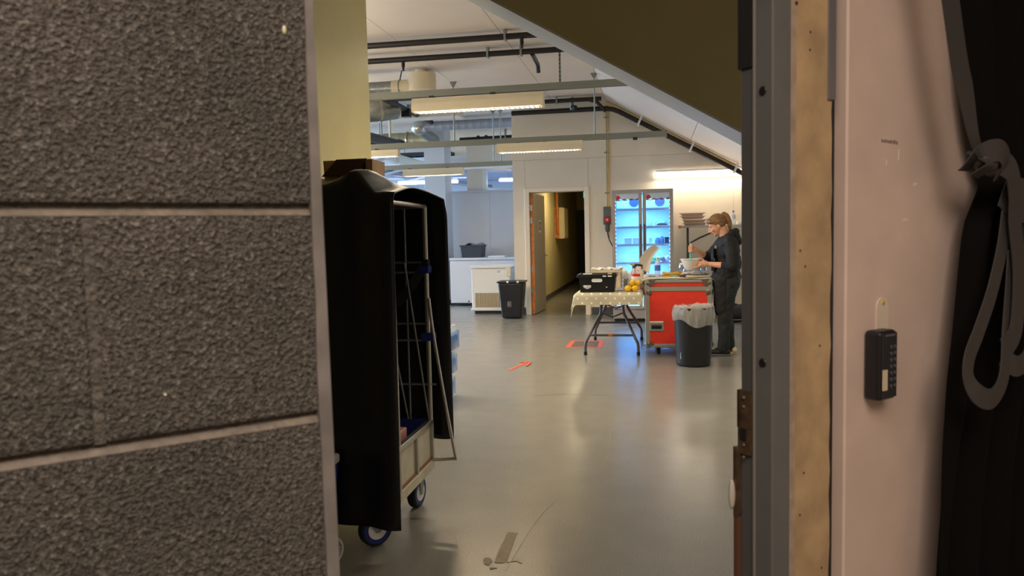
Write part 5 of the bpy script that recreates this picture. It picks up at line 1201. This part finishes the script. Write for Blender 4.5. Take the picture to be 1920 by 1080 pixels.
def fuse(b, voxel, name, m, parent, it=4, fac=.5):
    me = bpy.data.meshes.new(name + '_src'); me.from_pydata([tuple(v) for v in b.v], [], b.f)
    o = bpy.data.objects.new(name + '_src', me); COL.objects.link(o)
    md = o.modifiers.new('r', 'REMESH'); md.mode = 'VOXEL'; md.voxel_size = voxel; md.use_smooth_shade = True
    sm = o.modifiers.new('s', 'SMOOTH'); sm.iterations = it; sm.factor = fac
    dg = bpy.context.evaluated_depsgraph_get()
    nm = bpy.data.meshes.new_from_object(o.evaluated_get(dg), depsgraph=dg)
    bpy.data.objects.remove(o)
    off = parent.location if parent is not None else Vector((0, 0, 0))
    for v in nm.vertices: v.co -= off
    nm.materials.clear(); nm.materials.append(m)
    nm.polygons.foreach_set('use_smooth', [True] * len(nm.polygons)); nm.name = name
    q = bpy.data.objects.new(name, nm); COL.objects.link(q)
    if parent is not None: q.parent = parent
    return q

wo = thing('person', 'woman with a ponytail in a black hooded top stirring a white bowl', 'person', (.8, 8.5, 0))
HC = Vector((.705, 8.52, 1.432)); HR = Euler((0, R(-27), 0)).to_matrix()   # bowed head
def hp(x, y, z): return HC + HR @ Vector((x, y, z))
def V(x, y, z): return Vector((x, y, z))
body = B()
# head (facing -X)
body.ell(hp(.012, 0, .03), (.095, .074, .085), HR, 20)
body.ell(hp(-.028, 0, -.02), (.066, .062, .075), HR, 18)
body.ell(hp(-.04, 0, -.068), (.045, .046, .036), HR, 16)
body.ell(hp(-.066, 0, -.088), (.02, .024, .018), HR, 12)
body.cap(hp(-.088, 0, .012), hp(-.112, 0, -.026), .009, .012); body.ell(hp(-.098, .012, -.032), .009); body.ell(hp(-.098, -.012, -.032), .009)
body.ell(hp(-.087, 0, -.052), (.011, .024, .006), HR, 12); body.ell(hp(-.084, 0, -.064), (.011, .02, .007), HR, 12)
for s in (-1, 1):
    body.ell(hp(-.066, s * .04, -.022), (.022, .02, .022), HR, 12)       # cheeks
    body.ell(hp(-.081, s * .032, .024), (.012, .024, .008), HR, 12)      # brows
    body.ell(hp(-.076, s * .032, .007), (.012, .015, .009), HR, 12)      # lids
    body.ell(hp(.004, s * .074, -.012), (.018, .01, .03), HR, 12)        # ears
    body.ell(hp(.004, s * .07, -.035), (.010, .009, .012), HR, 10)
# neck, trunk
body.cap(hp(.025, 0, -.05), V(.80, 8.52, 1.27), .056, .064)
body.cap(V(.80, 8.52, 1.25), V(.80, 8.52, 1.0), .10, .11); body.cap(V(.80, 8.52, 1.0), V(.79, 8.52, .86), .11, .12)
shN, shF = V(.825, 8.345, 1.245), V(.79, 8.70, 1.245)
elN, elF = V(.845, 8.30, .985), V(.62, 8.74, 1.07)
wrN, wrF = V(.605, 8.42, 1.012), V(.485, 8.61, 1.16)
body.cap(V(.80, 8.52, 1.25), shN, .06, .05); body.cap(V(.80, 8.52, 1.25), shF, .06, .05)
body.cap(shN, elN, .045, .038); body.cap(shF, elF, .045, .038)
body.cap(elN, elN.lerp(wrN, .35), .036, .039); body.cap(elN.lerp(wrN, .35), wrN, .039, .025)
body.cap(elF, elF.lerp(wrF, .35), .034, .037); body.cap(elF.lerp(wrF, .35), wrF, .037, .024)
# near hand spread under the bowl's side
def finger(b, pts, r0, r1):
    n = len(pts) - 1
    for i in range(n):
        a = r0 + (r1 - r0) * i / n; c = r0 + (r1 - r0) * (i + 1) / n
        b.cap(pts[i], pts[i + 1], a, c, n=10)
body.cap(wrN, V(.555, 8.425, 1.012), .024, .027); body.cap(V(.575, 8.435, 1.022), V(.52, 8.43, 1.02), .027, .026); body.cap(V(.57, 8.425, 1.0), V(.51, 8.435, .998), .025, .024)
finger(body, [V(.525, 8.405, 1.0), V(.488, 8.405, .985), V(.458, 8.413, .976), V(.44, 8.425, .974)], .0095, .007)
finger(body, [V(.525, 8.425, .995), V(.483, 8.425, .976), V(.448, 8.433, .966), V(.426, 8.445, .965)], .0095, .007)
finger(body, [V(.525, 8.446, .993), V(.487, 8.448, .974), V(.455, 8.455, .965), V(.435, 8.465, .965)], .009, .007)
finger(body, [V(.53, 8.465, .995), V(.5, 8.47, .978), V(.472, 8.477, .970), V(.457, 8.484, .970)], .0085, .0065)
finger(body, [V(.565, 8.43, 1.035), V(.54, 8.43, 1.062), V(.512, 8.432, 1.072), V(.49, 8.437, 1.072)], .0115, .008)
# far hand closed round the spatula
SP0, SP1 = V(.420, 8.50, .965), V(.418, 8.555, 1.225)
def sp(t): return SP0.lerp(SP1, t)
body.cap(wrF, V(.455, 8.595, 1.175), .022, .026); body.cap(V(.458, 8.592, 1.185), V(.452, 8.585, 1.148), .026, .024)
for i in range(4):
    t = .92 - i * .078; c = sp(t)
    finger(body, [V(.446, 8.572, c.z + .006), c + V(.014, -.020, .004), c + V(-.020, -.016, .002), c + V(-.018, .012, 0), c + V(-.002, .018, -.002)], .0095 - .0006 * i, .0075)
finger(body, [V(.458, 8.578, 1.195), sp(.92) + V(.018, -.012, .01), sp(.97) + V(.006, -.017, .008), sp(1.0) + V(-.006, -.012, .012)], .011, .008)
# legs
hpN, hpF = V(.80, 8.43, .82), V(.78, 8.60, .82)
knN, knF = V(.775, 8.42, .46), V(.79, 8.60, .46)
anN, anF = V(.765, 8.42, .10), V(.84, 8.60, .10)
for h_, k_, a_ in ((hpN, knN, anN), (hpF, knF, anF)):
    body.cap(h_, k_, .078, .052); body.cap(k_, k_.lerp(a_, .35), .05, .054); body.cap(k_.lerp(a_, .35), a_, .054, .034)
    body.cap(a_, a_ + V(-.02, 0, -.05), .034, .034); body.cap(a_ + V(0.02, 0, -.062), a_ + V(-.13, 0, -.068), .03, .022)
fuse(body, .0048, 'body', skin, wo, 3)
# eyes
for s in (-1, 1):
    e_ = B().ell(hp(-.0785, s * .032, .004), (.0085, .010, .0045), HR, 12).obj('eye', mat('eye_white', (226, 216, 210), .3) if s < 0 else MATS['eye_white'], wo, smooth=True)
    B().ell(hp(-.0865, s * .032, .002), (.004, .005, .004), HR, 10).obj('iris', mat('iris_brown', (70, 48, 34), .3) if s < 0 else MATS['iris_brown'], e_, smooth=True)
    B().tube([hp(-.091, s * .016, .03), hp(-.092, s * .032, .034), hp(-.084, s * .05, .03)], .003, 6).obj('eyebrow', hairm, wo)
B().ell(hp(-.094, 0, -.056), (.006, .022, .007), HR, 12).obj('lips', mat('lips', (196, 108, 96), .45), wo, smooth=True)
# hair with ponytail
h = B()
h.ell(hp(.016, 0, .048), (.092, .080, .080), HR, 22); h.ell(hp(.036, 0, .012), (.064, .077, .068), HR, 20); h.ell(hp(-.045, 0, .078), (.05, .062, .036), HR, 16)
for s in (-1, 1): h.cap(hp(-.055, s * .052, .065), hp(.03, s * .072, .03), .02, .02); h.cap(hp(-.02, s * .066, .03), hp(.02, s * .070, .0), .014, .014)
tailp = [V(.742, 8.52, 1.525), V(.752, 8.518, 1.548), V(.775, 8.515, 1.558), V(.803, 8.51, 1.535), V(.822, 8.505, 1.49), V(.834, 8.50, 1.44), V(.836, 8.50, 1.40), V(.834, 8.50, 1.375)]
tailr = [.022, .017, .022, .028, .030, .027, .020, .008]
for k in range(7): h.cap(tailp[k], tailp[k + 1], tailr[k], tailr[k + 1])
fuse(h, .006, 'hair', hairm, wo, 3)
B().lathe([(.014, -.009), (.022, -.008), (.024, 0), (.022, .008), (.014, .009)], (0, 0, 0), 'x', 16).xf(T(.748, 8.519, 1.545) @ Euler((0, R(-60), 0)).to_matrix().to_4x4()).obj('hair_tie', whitep, wo, smooth=True)
# hoodie
t = B()
t.ell(V(.80, 8.52, 1.16), (.145, .19, .17), n=20); t.ell(V(.815, 8.52, 1.02), (.145, .175, .16), n=20); t.cap(V(.80, 8.42, .93), V(.80, 8.62, .93), .125, .125)
t.cap(V(.78, 8.40, 1.22), V(.78, 8.64, 1.22), .075, .075)
t.cap(shN + V(0, .02, 0), shN.lerp(elN, .5) + V(.01, 0, 0), .078, .072); t.cap(shN.lerp(elN, .5) + V(.01, 0, 0), elN + V(.008, 0, .005), .072, .062); t.cap(elN + V(.008, 0, .005), elN.lerp(wrN, .33), .06, .048)
t.cap(shF, shF.lerp(elF, .5), .075, .07); t.cap(shF.lerp(elF, .5), elF, .07, .058); t.cap(elF, elF.lerp(wrF, .25), .055, .048)
# hood lying on the back and round the neck
for a in range(-6, 7):
    th = a / 6 * 2.2
    c = V(.815 + .082 * math.cos(th), 8.52 + .105 * math.sin(th), 1.315 + .045 * math.cos(th)); t.ell(c, .036 + .01 * math.cos(th), n=10)
t.cap(V(.885, 8.52, 1.34), V(.925, 8.52, 1.25), .05, .045); t.cap(V(.90, 8.47, 1.29), V(.90, 8.57, 1.29), .05, .05)
t.cap(V(.76, 8.52, 1.265), V(.70, 8.52, 1.215), .06, .04)
hd_ = fuse(t, .008, 'hoodie', hood, wo, 3)
tex = bpy.data.textures.new('wrinkle', 'CLOUDS'); tex.noise_scale = .09
md = hd_.modifiers.new('w', 'DISPLACE'); md.texture = tex; md.strength = .022; md.mid_level = .5
B().ribbon([V(.672, 8.345, 1.21), V(.668, 8.345, 1.18)], .022, (0, -1, 0)).obj('chest_print', mat('print_pale', (150, 150, 154), .6), wo)
# trousers
q = B()
q.ell(V(.80, 8.515, .86), (.155, .165, .15), n=20)
for h_, k_, a_ in ((hpN, knN, anN), (hpF, knF, anF)):
    q.cap(h_ + V(.02, 0, 0), h_.lerp(k_, .5), .118, .098); q.cap(h_.lerp(k_, .5), k_, .098, .08); q.cap(k_, k_.lerp(a_, .4), .08, .074); q.cap(k_.lerp(a_, .4), a_ + V(0, 0, .0), .074, .06)
    q.cap(a_ + V(-.012, 0, .03), a_ + V(-.014, 0, -.015), .062, .062)
tr_ = fuse(q, .008, 'trousers', pants, wo, 3)
md = tr_.modifiers.new('w', 'DISPLACE'); md.texture = tex; md.strength = .028; md.mid_level = .5
# apron: bib over the front, skirt round hips and thighs
q = B()
q.ell(V(.80, 8.505, .82), (.15, .168, .17), n=20); q.cap(V(.765, 8.43, .84), V(.762, 8.42, .50), .113, .088); q.cap(V(.765, 8.58, .84), V(.762, 8.58, .50), .113, .088)
q.cap(V(.77, 8.5, .8), V(.76, 8.5, .50), .113, .09)
ap = fuse(q, .009, 'apron', apron_m, wo, 4)
md = ap.modifiers.new('w', 'DISPLACE'); md.texture = tex; md.strength = .02; md.mid_level = .5
B().grid(lambda u, v: (.660 - .018 * math.sin(math.pi * u) - .006 * v, 8.40 + .24 * u, .93 + .27 * v), 10, 12).obj('apron_bib', apron_m, wo, smooth=True, solid=.006)
# shoes
for a_, nm in ((anN, 0), (anF, 1)):
    z = B(); z.cap(a_ + V(.03, 0, -.055), a_ + V(-.03, 0, -.05), .04, .045); z.cap(a_ + V(-.03, 0, -.056), a_ + V(-.135, 0, -.066), .043, .033)
    z.v = [Vector((v.x, v.y, max(v.z, .014))) for v in z.v]
    so = fuse(z, .006, 'shoe', shoe_m, wo, 2)
    B().prism([(a_.x + .065, a_.y - .03), (a_.x + .075, a_.y), (a_.x + .065, a_.y + .03), (a_.x - .08, a_.y + .045), (a_.x - .15, a_.y + .03), (a_.x - .172, a_.y), (a_.x - .15, a_.y - .03), (a_.x - .08, a_.y - .045)], 0, .022, 'z').obj('sole', sole_m if nm else mat('sole_grey', (110, 104, 96), .6), so, bevel=.006)
    if nm: B().ell(a_ + V(.045, -.01, -.06), (.035, .04, .034), n=14).obj('heel_panel', sole_m, so, smooth=True)
# bowl and spatula
bw = thing('mixing_bowl', 'white mixing bowl held in the woman\'s near hand', 'bowl', (.43, 8.53, .94))
B().lathe([(0, .0), (.06, .0), (.066, .004), (.09, .035), (.112, .095), (.122, .118), (.128, .12), (.128, .125), (.115, .122), (.105, .1), (.084, .04), (.06, .012), (0, .01)], (.43, 8.53, .942), n=40).obj('bowl', mat('bowl_white', (228, 220, 208), .35), bw, smooth=True)
B().lathe([(0, .075), (.09, .07), (.096, .068)], (.43, 8.53, .942), n=24).obj('mixture', mat('salad_green', (120, 150, 84), .6, var=.3, vs=60), bw, smooth=True)
spt = thing('spatula', 'turquoise spatula gripped upright in the woman\'s far hand', 'spatula', SP0)
B().tube([SP0, sp(.25), sp(1.06)], [.007, .0075, .0085], 10).obj('handle', mat('turquoise', (60, 190, 150), .4), spt, smooth=True)
B().tube([SP0 + V(-.006, -.012, -.05 + .035), SP0], [.014, .008], 10).obj('blade', MATS['turquoise'], spt, smooth=True)
